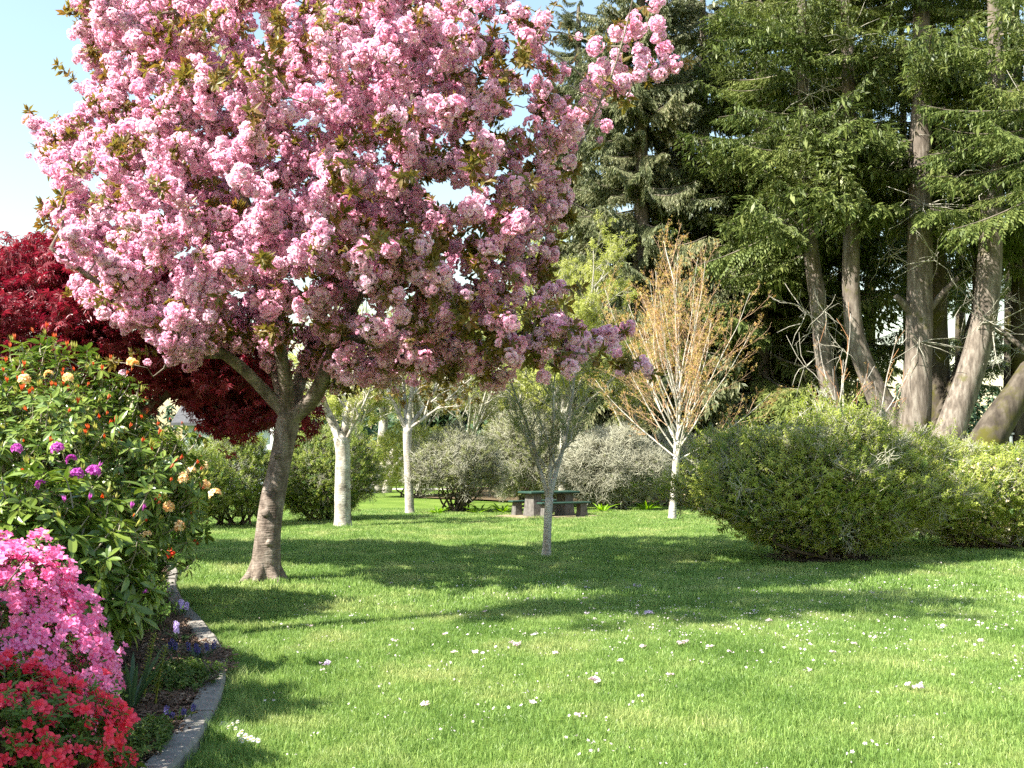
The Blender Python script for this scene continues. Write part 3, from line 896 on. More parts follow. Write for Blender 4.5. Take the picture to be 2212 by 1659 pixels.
# longer uncut blades against the kerb and round the trunks
gp3 = grass_protos(70, 0.08, 0.10, 0.005, 4, 90)
ed = []
for i in range(620):
    q = random.uniform(0.8, total - 1); c, t, nn = kerb_at(q); ed.append((*(c - nn * random.uniform(0.0, 0.24)), 0))
for bx_, by_, rr in [(-3.25, 13.3, 0.24), (-4.0, 23.6, 0.26), (0.55, 16.4, 0.12), (4.2, 26.4, 0.22), (-2.95, 29.2, 0.2)]:
    for i in range(26):
        a = random.uniform(0, 6.28); ed.append((bx_ + math.cos(a) * rr, by_ + math.sin(a) * rr, 0))
ed = np.array(ed); n = len(ed)
o = scatter('long_grass', 'grass_edge', gp3, ed, np.stack([np.zeros(n), np.zeros(n), RNG.uniform(0, 6.28, n)], 1), RNG.uniform(0.4, .95, n))
tag(o, 'longer unmown grass against the kerb and trunk bases', 'grass', kind='stuff')

#@@TREES
# ================================================================== TREES
def deciduous(name, label, cat, ctrl, limbs, spec, limb_len, bark, twig, leaf_key=None, leaf_n=0, leaf_s=(0.8, 1.2), seed=1, group=None, leaf_name='leaves', fine=0.0, keep=None):
    """trunk polyline (points, radii) then limbs grown from given (start, direction, length, radius)"""
    rng = np.random.default_rng(seed)
    t = thing(name, label, cat, (ctrl[0][0][0], ctrl[0][0][1], 0), group)
    pts, rr = resample([c[0] for c in ctrl], [c[1] for c in ctrl], 0.12)
    part('trunk', tube_mesh('trunk', [(pts, rr)], bark, 14, 0.05), t)
    out = []; tips = []
    for st, d, L, r in limbs:
        grow(st, d, L, r, 0, spec, out, tips, rng)
    big = [(p, r) for p, r, l in out if l == 0]
    small = [(p, r) for p, r, l in out if l > 0]
    for p, r in big:
        part('branch', tube_mesh('branch', [(p, r)], bark), t)
    if small:
        o = part('twigs', tube_mesh('twigs', small, twig), t); o['kind'] = 'stuff'
    if leaf_key and leaf_n:
        tp = np.array([q[0] for q in tips]); td = np.array([q[1] for q in tips])
        sel = rng.integers(0, len(tp), leaf_n)
        P = tp[sel] + rng.normal(0, 0.05 + fine, (leaf_n, 3)); d = td[sel] + rng.normal(0, 0.5, (leaf_n, 3)) + np.array([0, 0, 0.1])
        scatter(leaf_name, leaf_key, PROTO[leaf_key], P, dir_to_euler(d), rng.uniform(*leaf_s, leaf_n), t)
    return t, tips

# ---- flowering cherry -------------------------------------------------------------------------
CY = 13.3
def C(dx, dy, dY=0.0):
    x, y, z = D(dx, dy, CY)
    return np.array([x, CY + dY, z])
cherry = thing('cherry_tree', 'big flowering cherry tree covered in pink double blossom', 'tree', (C(572, 1255)[0], CY, 0))
nodes = []; parents = []; minr = []
def add_limb(ctrl, start_parent=None, step=0.16):
    pts, rr = resample([c[0] for c in ctrl], [c[1] for c in ctrl], step)
    p = start_parent
    first = 0 if start_parent is None else 1
    ids = []
    for i in range(first, len(pts)):
        nodes.append(pts[i]); parents.append(-1 if p is None else p); minr.append(rr[i]); p = len(nodes) - 1; ids.append(p)
    return ids
b0 = C(572, 1262); b0[2] = -0.05
trunk_ids = add_limb([(b0, 0.225), (C(574, 1225), 0.190), (C(578, 1170), 0.172), (C(587, 1100), 0.158), (C(602, 1020), 0.148), (C(615, 950), 0.142), (C(624, 900), 0.158)])
fork = trunk_ids[-1]
FP = nodes[fork]
LIMBS = [
    [(FP, .10), (C(575, 845, -.1), .082), (C(525, 790, -.3), .074), (C(450, 735, -.7), .055), (C(360, 690, -1.3), .040), (C(250, 600, -1.9), .022)],
    [(FP, .10), (C(598, 850, .25), .080), (C(570, 785, .6), .066), (C(545, 680, 1.0), .055), (C(470, 520, 1.5), .042), (C(380, 330, 1.9), .030), (C(250, 140, 2.1), .016)],
    [(FP, .12), (C(622, 820, -.15), .092), (C(612, 720, -.4), .080), (C(606, 600, -.7), .066), (C(560, 440, -1.0), .050), (C(500, 290, -1.3), .036), (C(440, 60, -1.4), .018)],
    [(FP, .12), (C(640, 810, .3), .090), (C(652, 745, .6), .078), (C(690, 610, .9), .064), (C(770, 460, 1.3), .050), (C(830, 250, 1.5), .034), (C(860, -60, 1.6), .016)],
    [(FP, .13), (C(668, 875, -.1), .105), (C(705, 825, -.3), .095), (C(745, 740, -.5), .082), (C(800, 650, -.8), .066), (C(900, 500, -1.3), .046), (C(920, 200, -1.6), .028), (C(935, -40, -1.7), .014)],
]
LID = [add_limb(l, fork) for l in LIMBS]
add_limb([(nodes[LID[4][6]], .06), (C(800, 735, -.2), .05), (C(900, 700, -.4), .042), (C(1040, 640, -.8), .030), (C(1180, 480, -1.1), .018), (C(1300, 240, -1.2), .012), (C(1350, 60, -1.2), .007)], LID[4][6])
add_limb([(nodes[LID[4][4]], .045), (C(800, 790, -.7), .036), (C(920, 785, -1.0), .028), (C(1080, 775, -1.3), .020), (C(1250, 790, -1.5), .010)], LID[4][4])
add_limb([(nodes[LID[0][5]], .035), (C(440, 790, -.9), .022), (C(400, 830, -1.2), .010)], LID[0][5])
poly = [(130, -20), (225, 215), (150, 255), (60, 295), (70, 345), (130, 420), (190, 470), (140, 520), (145, 600), (200, 660), (300, 705), (430, 775), (520, 765), (640, 740), (700, 825), (760, 850), (900, 810), (1060, 830), (1200, 800), (1310, 805), (1290, 770), (1190, 650), (1200, 560), (1240, 430), (1245, 300), (1215, 150), (1150, 0), (1100, -90), (1020, -160), (850, -220), (600, -220), (380, -170), (220, -90)]
PW = np.array([[C(*p)[0], C(*p)[2]] for p in poly])
def inside_and_edge(q, PW):
    x, y = q; n = len(PW); ins = False; dm = 1e9
    for i in range(n):
        a = PW[i]; b = PW[(i + 1) % n]
        if (a[1] > y) != (b[1] > y) and x < (b[0] - a[0]) * (y - a[1]) / (b[1] - a[1]) + a[0]: ins = not ins
        ab = b - a; t = np.clip(np.dot(q - a, ab) / ab.dot(ab), 0, 1); dm = min(dm, np.linalg.norm(q - a - ab * t))
    return ins, dm
rngc = np.random.default_rng(21)
att = []
while len(att) < 2600:
    q = np.array([rngc.uniform(PW[:, 0].min(), PW[:, 0].max()), rngc.uniform(PW[:, 1].min(), PW[:, 1].max())])
    ins, e = inside_and_edge(q, PW)
    if not ins: continue
    R_ = 3.3; h = math.sqrt(max(0.02, R_ ** 2 - (R_ - min(e * 1.5, R_)) ** 2))
    y = rngc.uniform(-1, 1) * h
    if q[1] < 2.6 and abs(y) > 1.6: continue
    k_ = min(1, max(0, (q[0] - C(760, 0)[0]) / 1.6)); y = y * (1 - .45 * k_) - 1.25 * k_
    if abs(y) < h * 0.45 and rngc.random() < 0.45: continue
    att.append(tuple(np.array([0, 0, CAMZ]) + (np.array([q[0], CY, q[1]]) - np.array([0, 0, CAMZ])) * ((CY + y) / CY)))
for a, b, n_, dy in [((1290, 280), (1400, 110), 10, .6), ((1290, 170), (1470, 90), 8, .2), ((1150, 800), (1325, 805), 12, -1.2), ((230, 230), (130, -10), 12, .4), ((150, 480), (45, 440), 9, .3), ((1280, 330), (1420, 170), 6, -.6), ((420, 800), (300, 800), 10, -1.4), ((1260, 720), (1360, 700), 6, .4), ((1150, 330), (1340, 200), 10, -.8)]:
    for i in range(n_):
        t = i / (n_ - 1); p = C(a[0] + (b[0] - a[0]) * t, a[1] + (b[1] - a[1]) * t, dy); att.append(tuple(p + rngc.normal(0, 0.04, 3)))
for i in range(230):
    p = C(rngc.uniform(210, 470), rngc.uniform(600, 770)); t_ = (p[0] - C(170, 0)[0])
    ins, e = inside_and_edge(np.array([p[0], p[2]]), PW)
    yy_ = CY - rngc.uniform(.3, 2.3)
    if ins: att.append(D(1106 + FD * p[0] / CY, 993.5 - FD * (p[2] - CAMZ) / CY, yy_))
P, par = colonize(np.array(att), nodes, parents, 0.16, 1.7, 0.20, 110, rngc, up=0.05)
chains, R, kids = skeleton_chains(P, par, 0.0045, 0.16, np.array(minr))
thick = [(p, np.array(r)) for p, r in chains if r.max() > 0.035]
thin = [(p, r) for p, r in chains if r.max() <= 0.035]
part('trunk', tube_mesh('trunk', thick[:1], M['cherry_bark'], 22, 0.07), cherry)
for k, (a_, l_) in enumerate([(3.6, .34), (4.5, .30), (5.5, .36), (0.3, .30), (1.6, .3)]):
    c_ = np.array([b0[0], CY, 0.0]); u_ = np.array([math.cos(a_), math.sin(a_), 0])
    q, r_ = resample([c_ + u_ * .08 + np.array([0, 0, .30]), c_ + u_ * .17 + np.array([0, 0, .11]), c_ + u_ * l_ + np.array([0, 0, -.03])], [.10, .085, .035], .06)
    part('root', tube_mesh('root', [(q, r_)], M['cherry_bark'], 10, .06), cherry)
for dx_, dy_, r_ in [(583, 1108, .055), (590, 1172, .045), (606, 985, .035)]:
    kc = C(dx_, dy_) + np.array([-.02, -.15, 0]); q = np.array([kc + np.array([0, .06, 0]), kc + np.array([0, -.0, .01]), kc + np.array([0, -.03, .015])])
    part('knot', tube_mesh('knot', [(q, np.array([r_ * 1.5, r_ * 1.2, r_ * .7]))], M['cherry_bark'], 10, .12), cherry)
for ch in thick[1:]:
    part('limb', tube_mesh('limb', [ch], M['cherry_bark'], 12, 0.03), cherry)
o = part('twigs', tube_mesh('twigs', thin, M['twig_bark'], 4), cherry); o['kind'] = 'stuff'
tw = np.nonzero((R < 0.016) & (np.arange(len(P)) >= len(minr)))[0]
# long straight whips reach out of the crown
ctr = np.array([C(680, 420)[0], CY, C(680, 420)[2]])
tipsall = np.array([i for i in range(len(minr), len(P)) if not kids[i]])
rad = np.linalg.norm((P[tipsall] - ctr) / np.array([4.0, 3.2, 3.4]), axis=1)
pick = rngc.choice(tipsall, 95, replace=False, p=(rad ** 4) / (rad ** 4).sum())
whip = []; wb = []; wl = []; wld = []
for i in pick:
    d = P[i] - ctr; d /= np.linalg.norm(d); d = d * 0.8 + np.array([0, 0, .45]) + rngc.normal(0, .18, 3); d /= np.linalg.norm(d)
    L_ = rngc.uniform(.35, .95); n_ = 8; q = [P[i]]
    for k in range(n_):
        d = d + rngc.normal(0, .05, 3); d /= np.linalg.norm(d); q.append(q[-1] + d * L_ / n_)
    q = np.array(q); whip.append((q, np.linspace(.007, .003, n_ + 1)))
    fl = rngc.uniform(.2, .9)
    for k in range(n_ + 1):
        if k / n_ < fl: wb += [q[k] + rngc.normal(0, .05, 3) for _ in range(2 if rngc.random() < .6 else 1)]
        else: wl.append(q[k]); wld.append(d)
o = part('shoots', tube_mesh('shoots', whip, M['twig_bark'], 4), cherry); o['kind'] = 'stuff'
# clusters sit along the outer twigs
shell = []
for i in tw:
    ins, e = inside_and_edge(np.array([P[i][0], P[i][2]]), PW)
    shell.append(e)
ncl = 10500
sel = rngc.choice(tw, ncl)
bp = P[sel] + rngc.normal(0, 0.07, (ncl, 3)) + np.array([0, 0, -0.03])
# thin out: bunches, not an even coat
cell = np.floor(bp / 0.5 + 0.35 * np.sin(bp[:, [1, 2, 0]] * 2.3)).astype(int)
hsh = (cell[:, 0] * 73856093 ^ cell[:, 1] * 19349663 ^ cell[:, 2] * 83492791) & 1023
keep = (hsh > 240) | (rngc.random(ncl) < 0.25)
bp = np.vstack([bp[keep], np.array(wb)])
# the right side of the crown is thin and leafy
thin_ = (bp[:, 0] > C(1000, 0)[0]) & (rngc.random(len(bp)) < .25 + .35 * np.clip((bp[:, 2] - 4) / 2, 0, 1))
bp = bp[~thin_]
inf, ddx, ddy = in_frame(bp)
order = np.argsort(np.where(inf, bp[:, 1], 99))
front = order[:300]; rest = order[300:]
rote = rngc.uniform(-3.14, 3.14, (len(bp), 3)); bs = 0.50 + 0.85 * rngc.random(len(bp)) ** 1.5
for k, i in enumerate(front):
    o = bpy.data.objects.new('blossom_cluster', PROTO['blossom'][k % len(PROTO['blossom'])])
    link(o, cherry); o.location = bp[i]; o.rotation_euler = rote[i]; o.scale = (bs[i],) * 3
scatter('blossoms', 'blossom', PROTO['blossom'], bp[rest], rote[rest], bs[rest], cherry)
tipn = np.array([i for i in range(len(minr), len(P)) if not kids[i]])
nl = 7800
sel = np.where(rngc.random(nl) < 0.6, rngc.choice(tipn, nl), rngc.choice(tw, nl))
lp = P[sel] + rngc.normal(0, 0.05, (nl, 3))
ld = P[sel] - P[par[sel]] + rngc.normal(0, 0.08, (nl, 3)) + np.array([0, 0, 0.05])
# leaves come in flushes
cell = np.floor(lp / 0.7).astype(int)
hsh = (cell[:, 0] * 19349663 ^ cell[:, 1] * 73856093 ^ cell[:, 2] * 83492791) & 1023
keep = (hsh < 480) | (rngc.random(nl) < 0.25)
lp = np.vstack([lp[keep], np.array(wl)]); ld = np.vstack([ld[keep], np.array(wld)])
scatter('leaves', 'cherry_leaf', PROTO['cherry_leaf'], lp, dir_to_euler(ld), rngc.uniform(0.8, 1.4, len(lp)), cherry)

# ---- red Japanese maple ---------------------------------------------------------------------------
MY = 15.8
def Mp(dx, dy, dY=0.0):
    x, y, z = D(dx, dy, MY); return np.array([x, MY + dY, z])
maple = thing('japanese_maple', 'dark red maple with layered drooping foliage left of the cherry trunk', 'tree', (Mp(230, 1000)[0], MY, 0))
rngm = np.random.default_rng(31)
nodes = []; parents = []; minr = []
mb0 = Mp(300, 1100); mb0[2] = 0.05
tid = add_limb([(mb0, .15), (Mp(290, 1020), .12), (Mp(275, 930), .11)])
for l in ([(Mp(400, 830, -.3), .07), (Mp(520, 760, -.6), .04)], [(Mp(330, 760, .4), .07), (Mp(360, 620, .8), .04)], [(Mp(220, 780, -.4), .07), (Mp(140, 620, -.8), .04)], [(Mp(130, 820, .2), .06), (Mp(0, 700, .4), .03)]):
    add_limb([(nodes[tid[-1]], .09)] + l, tid[-1])
mpoly = [(-170, 700), (-150, 580), (-60, 555), (30, 520), (110, 487), (190, 492), (260, 530), (360, 560), (470, 620), (560, 700), (620, 780), (660, 850), (675, 930), (620, 920), (560, 945), (500, 960), (440, 920), (420, 860), (330, 850), (250, 830), (150, 850), (0, 860), (-120, 840)]
MW = np.array([[Mp(*p)[0], Mp(*p)[2]] for p in mpoly])
att = []
while len(att) < 1100:
    q = np.array([rngm.uniform(MW[:, 0].min(), MW[:, 0].max()), rngm.uniform(MW[:, 1].min(), MW[:, 1].max())])
    ins, e = inside_and_edge(q, MW)
    if not ins: continue
    h = math.sqrt(max(0.02, 2.2 ** 2 - (2.2 - min(e * 1.7, 2.2)) ** 2)); y = rngm.uniform(-1, 1) * h
    att.append((q[0] * (MY + y) / MY, MY + y, CAMZ + (q[1] - CAMZ) * (MY + y) / MY))
P, par = colonize(np.array(att), nodes, parents, 0.16, 2.2, 0.2, 90, rngm, up=0.0)
chains, R, kids = skeleton_chains(P, par, 0.004, 0.13, np.array(minr))
thick = [c for c in chains if c[1].max() > 0.03]; thin = [c for c in chains if c[1].max() <= 0.03]
part('trunk', tube_mesh('trunk', thick[:1], M['dark_twig'], 12, 0.05), maple)
for ch in thick[1:]: part('limb', tube_mesh('limb', [ch], M['dark_twig'], 8), maple)
o = part('twigs', tube_mesh('twigs', thin, M['dark_twig'], 4), maple); o['kind'] = 'stuff'
tw = np.nonzero((R < 0.015) & (np.arange(len(P)) >= len(minr)))[0]
n = 3000
sel = rngm.choice(tw, n); lp = P[sel] + rngm.normal(0, 0.09, (n, 3))
rot = np.stack([rngm.normal(0, 0.35, n), rngm.normal(0.15, 0.35, n), rngm.uniform(-3.14, 3.14, n)], 1)
scatter('leaves', 'maple', PROTO['maple'], lp, rot, rngm.uniform(0.85, 1.5, n), maple)

# ---- pale-barked lawn trees ------------------------------------------------------------------------
def ring_limbs(base, n, L, r, tilt, rng, lean=(0, 0)):
    out = []
    for i in range(n):
        a = 6.283 * (i + rng.uniform(-0.3, 0.3)) / n; t = tilt * rng.uniform(0.5, 1.2)
        d = np.array([math.cos(a) * math.sin(t) + lean[0], math.sin(a) * math.sin(t) + lean[1], math.cos(t)])
        out.append((np.array(base) + np.array([0, 0, rng.uniform(-0.12, 0.05)]), d, L * rng.uniform(0.75, 1.15), r * rng.uniform(0.75, 1.1)))
    return out
rg = np.random.default_rng(5)
BY = 23.6
def at(dx, dy, Y, dY=0):
    x, y, z = D(dx, dy, Y); return np.array([x, Y + dY, max(z, -0.05)])
b = G(740, 1140); BY = b[1]
deciduous('mottled_tree', 'stout mottled white trunk with yellow-green shoots right of the cherry trunk', 'tree',
    [(at(740, 1146, BY), .255), (at(740, 1125, BY), .205), (at(740, 1050, BY), .185), (at(741, 985, BY), .175), (at(738, 945, BY), .19)],
    [(at(736, 950, BY), (-.42, .1, .9), 3.0, .12), (at(742, 950, BY), (.30, -.1, .95), 3.2, .10), (at(740, 950, BY), (.0, .4, .9), 3.0, .09), (at(742, 960, BY), (.5, -.3, .7), 1.8, .05)],
    [(7, .5, .7, .12, .06, .12), (6, .45, .7, .1, .08, .15), (0, 0, 0, .1, .1, 0)], 3, M['birch_bark'], M['pale_twig'], 'shrub_yellow', 700, (.55, .95), 41)
b = G(885, 1112); WY = b[1]
deciduous('white_tree', 'slender white-barked tree with bronze leaves beyond the mottled trunk', 'tree',
    [(at(886, 1116, WY), .18), (at(885, 1100, WY), .135), (at(883, 1030, WY), .125), (at(880, 960, WY), .125), (at(880, 925, WY), .14)],
    [(at(878, 930, WY), (-.45, -.1, .9), 2.6, .075), (at(880, 925, WY), (-.1, .2, 1), 3.3, .08), (at(882, 925, WY), (.14, -.1, 1), 3.2, .08), (at(884, 922, WY), (.6, .1, .75), 2.9, .07), (at(884, 925, WY), (.95, -.2, .5), 2.7, .05)],
    [(7, .5, .65, .06, .05, .2), (6, .45, .7, .05, .08, .15), (0, 0, 0, .05, .1, 0)], 3, M['pale_bark'], M['pale_twig'], 'cherry_leaf', 650, (.9, 1.5), 42)
b = G(1180, 1203); SY = b[1]
deciduous('young_tree', 'thin young lawn tree with forked stem standing before the picnic table', 'tree',
    [(at(1179, 1208, SY), .10), (at(1181, 1185, SY), .072), (at(1184, 1120, SY), .066), (at(1187, 1075, SY), .068)],
    [(at(1186, 1080, SY), (-.30, .1, 1), 2.3, .040), (at(1187, 1075, SY), (-.04, -.1, 1), 2.3, .035), (at(1188, 1075, SY), (.26, .0, 1), 2.4, .044), (at(1189, 1020, SY, .1), (.55, .2, .8), 1.5, .022), (at(1178, 1010, SY), (-.6, -.2, .8), 1.2, .018)],
    [(8, .42, .55, .10, .05, .22), (6, .45, .6, .08, .08, .15), (0, 0, 0, .05, .1, 0)], 3, M['pale_bark'], M['grey_twig'], 'small_leaf', 1000, (.6, 1.0), 43)
b = G(1452, 1125); OY = b[1]
rg = np.random.default_rng(8)
fp = at(1463, 950, OY)
limbs = [(fp, (0.02, 0, 1), 5.6, .045)]
for k in range(30):
    h_ = k / 29; a = k * 2.4 + rg.uniform(-.3, .3); tl = (.92 - .70 * h_) * rg.uniform(.7, 1.1)
    st = np.array(fp) + np.array([.01, 0, -.55 + 2.1 * h_ ** 1.2])
    limbs.append((st, (math.cos(a) * math.sin(tl), math.sin(a) * math.sin(tl), math.cos(tl)), (3.5 + .6 * math.sin(h_ * 3.1)) * rg.uniform(.75, 1.1), .023 * (1.1 - .35 * h_)))
deciduous('budding_tree', 'vase-shaped bare tree with white stems and orange-red budding shoots', 'tree',
    [(at(1452, 1130, OY), .17), (at(1453, 1112, OY), .105), (at(1456, 1050, OY), .092), (at(1460, 1000, OY), .088), (fp, .085)],
    limbs, [(9, .36, .45, .12, .04, .22), (6, .42, .5, .18, .06, .1), (0, 0, 0, .2, .08, 0)], 4, M['pale_twig'], M['tan_twig'], 'bud', 5000, (.5, 1.15), 44, leaf_name='buds')
# tall light green tree behind, trunk hidden
YY = 33
deciduous('spring_tree', 'yellow-green tree in fresh leaf behind the young lawn tree', 'tree',
    [((*at(1215, 1080, YY)[:2], 0), .16), (at(1218, 950, YY), .13), (at(1220, 860, YY), .13)],
    ring_limbs(at(1220, 870, YY), 8, 5.2, .06, .5, rg) + ring_limbs(at(1220, 900, YY), 7, 4.0, .045, .95, rg),
    [(9, .42, .6, .12, .04, .18), (6, .45, .6, .1, .07, .12), (0, 0, 0, .1, .08, 0)], 5, M['grey_twig'], M['grey_twig'], 'shrub_yellow', 6500, (.8, 1.4), 45)
YY = 36
deciduous('spring_tree', 'small yellow-green tree beside the budding tree', 'tree',
    [((*at(1360, 1060, YY)[:2], 0), .10), (at(1358, 930, YY), .08)],
    ring_limbs(at(1358, 950, YY), 6, 3.0, .05, .5, rg),
    [(7, .45, .6, .1, .05, .15), (6, .45, .6, .1, .07, .12), (0, 0, 0, .1, .08, 0)], 3, M['grey_twig'], M['grey_twig'], 'shrub_yellow', 1500, (.7, 1.1), 46)
YY = 38
deciduous('spring_tree', 'olive-leaved tree behind the slender white-barked tree', 'tree',
    [((*at(1010, 1060, YY)[:2], 0), .13), (at(1012, 930, YY), .10)],
    ring_limbs(at(1012, 950, YY), 8, 4.6, .06, .55, rg),
    [(8, .45, .6, .08, .05, .15), (6, .45, .6, .08, .07, .12), (0, 0, 0, .1, .08, 0)], 3, M['grey_twig'], M['grey_twig'], 'shrub_olive', 3000, (.9, 1.6), 47)
for k_, (dx_, YY, lab_) in enumerate([(760, 42, 'pale spring tree seen through the cherry fork'), (905, 46, 'pale spring tree behind the slender white-barked tree'), (1110, 44, 'pale spring tree behind the olive-leaved tree')]):
    deciduous('spring_tree', lab_, 'tree', [((*at(dx_, 1060, YY)[:2], 0), .14), (at(dx_ + 2, 930, YY), .11)], ring_limbs(at(dx_ + 2, 950, YY), 8, 5.0, .06, .6, rg),
        [(8, .45, .6, .08, .05, .15), (6, .45, .6, .08, .07, .12), (0, 0, 0, .1, .08, 0)], 3, M['grey_twig'], M['grey_twig'], 'shrub_yellow' if k_ != 1 else 'shrub_olive', 2600, (1.1, 1.9), 52 + k_)
# bare saplings behind the right shrub
for i, (bx_, hts, lab) in enumerate([(1810, (-.35, 0, 1), 'bare leaning sapling, leftmost of three behind the right shrub'), (1822, (.02, 0, 1), 'bare upright sapling, middle one of three behind the right shrub'), (1905, (.2, 0, 1), 'bare forked sapling, rightmost of three behind the right shrub')]):
    YS = 19.5 + i * 0.3
    base = np.array([at(bx_ + (12 if i == 0 else 0), 1000, YS)[0], YS, 0.0])
    top = at(bx_, 885, YS)
    ll = [(top, hts, 1.9 if i == 1 else 1.5, .020), (top - np.array([0, 0, .15]), (hts[0] + .5, .1, .9), 1.2, .013), (top - np.array([0, 0, .3]), (hts[0] - .45, -.1, .9), .9, .011), (top - np.array([0, 0, .5]), (hts[0] + .25, -.1, 1), 1.3, .012)]
    deciduous('bare_sapling', lab, 'sapling', [(base, .035), (0.5 * (base + top), .028), (top, .022)], ll,
              [(4, .4, .5, .15, .04, .25), (0, 0, 0, .1, .05, 0)], 2, M['pale_bark'], M['red_twig'], 'bud', 40, (.35, .6), 60 + i, group='bare saplings behind the right shrub', leaf_name='buds')

# ---- conifers -------------------------------------------------------------------------------------------
def conifer(name, label, ctrl, z0, H, lmax, nb, key, bark, seed, lmin=0.8, limbs=(), side=None, dead=10, droop=0.12, group='tall conifers at the back', shape=0.7, sparse=0.0):
    rng = np.random.default_rng(seed)
    t = thing(name, label, 'conifer', (ctrl[0][0][0], ctrl[0][0][1], 0), group)
    pts, rr = resample([c[0] for c in ctrl], [c[1] for c in ctrl], 0.5)
    part('trunk', tube_mesh('trunk', [(pts, rr)], bark, 16, 0.05), t)
    for lp_, lr_ in limbs:
        q, r_ = resample(lp_, lr_, 0.3); part('limb', tube_mesh('limb', [(q, r_)], bark, 8, 0.06), t)
    z = z0 + (H - z0) * rng.uniform(0, 1, nb) ** 0.95
    # whorls: snap to layers so that gaps stay open
    z = np.round(z / 0.75) * 0.75 + rng.normal(0, 0.2, nb)
    f = np.clip((z - z0) / (H - z0), 0, 1)
    L = lmin + (lmax - lmin) * (1 - f) ** shape * rng.uniform(0.45, 1.1, nb)
    yaw = rng.uniform(-np.pi, np.pi, nb)
    if sparse:
        gate = np.sin(z * 1.1 + 2 * np.sin(yaw * 2 + seed)) > -1 + 2 * sparse
        z, f, L, yaw = z[gate], f[gate], L[gate], yaw[gate]
    n_ = len(z)
    bx = np.interp(z, pts[:, 2], pts[:, 0]); by = np.interp(z, pts[:, 2], pts[:, 1])
    pitch = droop - 0.30 * f + rng.normal(0, 0.16, n_)
    scatter('boughs', key, PROTO[key], np.stack([bx, by, z], 1), np.stack([rng.normal(0, 0.2, n_), pitch, yaw], 1), L / 4.0 * np.ones(n_), t)
    if dead:
        zz = rng.uniform(max(1.5, z0 - 5), z0 + 6, dead); ya = rng.uniform(-3.14, 3.14, dead)
        bx = np.interp(zz, pts[:, 2], pts[:, 0]); by = np.interp(zz, pts[:, 2], pts[:, 1])
        out_ = rng.uniform(0.3, 2.2, dead)
        scatter('dead_branches', 'dead_branch', PROTO['dead_branch'], np.stack([bx + np.cos(ya) * out_, by + np.sin(ya) * out_, zz], 1), np.stack([rng.normal(0, .3, dead), np.full(dead, 1.3), ya], 1), rng.uniform(0.5, 1.2, dead), t)
    return t
def tr(pl, Y, top=24, lean=None):
    out = []
    for i, (dx, dy, r) in enumerate(pl):
        p = at(dx, dy, Y); out.append((p, r))
    x0, y0, z0_ = out[0][0]
    x1, y1, z1 = out[-1][0]; xa, ya, za = out[-2][0]
    g_ = ((x0 + (x0 - out[1][0][0]) * z0_ / max(0.5, out[1][0][2] - z0_), y0, 0.0), out[0][1] * 1.25)
    out.insert(0, (np.array(g_[0]), g_[1]))
    out.append((np.array([x1 + (x1 - xa) * 0.3, y1, top]), 0.08))
    return out
S = M['spruce_bark']; MO = M['mossy_bark']
# left group: foliage to low down
conifer('spruce_tree', 'broad spruce with grey-green hanging boughs, leftmost of the tall conifers', tr([(1385, 920, .42), (1385, 600, .34), (1385, 200, .24)], 41, 27), 2.6, 27, 5.0, 300, 'needle_grey', S, 71, droop=0.25)
conifer('spruce_tree', 'narrow dark spruce standing behind the budding tree', tr([(1520, 920, .38), (1522, 600, .30), (1520, 200, .2)], 45, 25), 2.5, 25, 4.6, 260, 'needle_grey', S, 72, droop=0.22)
conifer('spruce_tree', 'dense green spruce right of the budding tree', tr([(1640, 920, .40), (1640, 600, .34), (1645, 200, .25)], 41, 27), 4.2, 27, 5.6, 270, 'needle', S, 73, droop=0.12)
conifer('spruce_tree', 'bluish spruce seen between the cherry blossom and sky', tr([(1250, 920, .36), (1250, 600, .3), (1250, 200, .2)], 47, 23.5), 2.0, 23.5, 4.0, 230, 'needle_grey', S, 74, droop=0.25)
# right group: tall bare trunks
conifer('spruce_tree', 'grey trunk leaning left behind the left end of the right shrub', tr([(1800, 880, .33), (1780, 770, .31), (1766, 640, .29), (1752, 540, .27), (1740, 330, .24)], 36, 27), 9.4, 27, 5.0, 140, 'needle', S, 75, sparse=0.2, droop=.02)
conifer('spruce_tree', 'curved brown trunk with mossy foot behind the right shrub', tr([(1915, 895, .46), (1880, 820, .36), (1851, 740, .32), (1840, 640, .30), (1838, 400, .27), (1832, 150, .22)], 35, 26), 10.2, 26, 4.6, 120, 'needle', S, 76, sparse=0.3, droop=.02)
conifer('spruce_tree', 'thickest straight grey trunk among the right hand conifers', tr([(1975, 912, .52), (1984, 780, .44), (1987, 600, .42), (1988, 300, .36), (1992, 100, .30)], 34, 28), 9.6, 28, 5.0, 130, 'needle', S, 77, sparse=0.28, droop=.04,
        limbs=[([at(1984, 700, 34), at(1955, 660, 33.8), at(1935, 640, 33.6)], [.14, .12, .09]), ([at(1992, 690, 34), at(2030, 640, 33.9), at(2070, 600, 33.7)], [.13, .11, .08])])
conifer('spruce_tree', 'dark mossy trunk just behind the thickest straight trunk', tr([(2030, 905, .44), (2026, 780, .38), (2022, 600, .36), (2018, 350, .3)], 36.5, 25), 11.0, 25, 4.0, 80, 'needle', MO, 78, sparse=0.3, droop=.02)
conifer('spruce_tree', 'sweeping grey trunk bending right among the right hand conifers', tr([(2062, 905, .46), (2098, 800, .42), (2126, 690, .40), (2138, 560, .38), (2142, 400, .34), (2152, 200, .28)], 33, 27), 9.4, 27, 4.8, 120, 'needle', S, 79, sparse=0.3, droop=.02,
        limbs=[([at(2128, 700, 33), at(2170, 720, 32.8), at(2230, 770, 32.5)], [.12, .10, .08])])
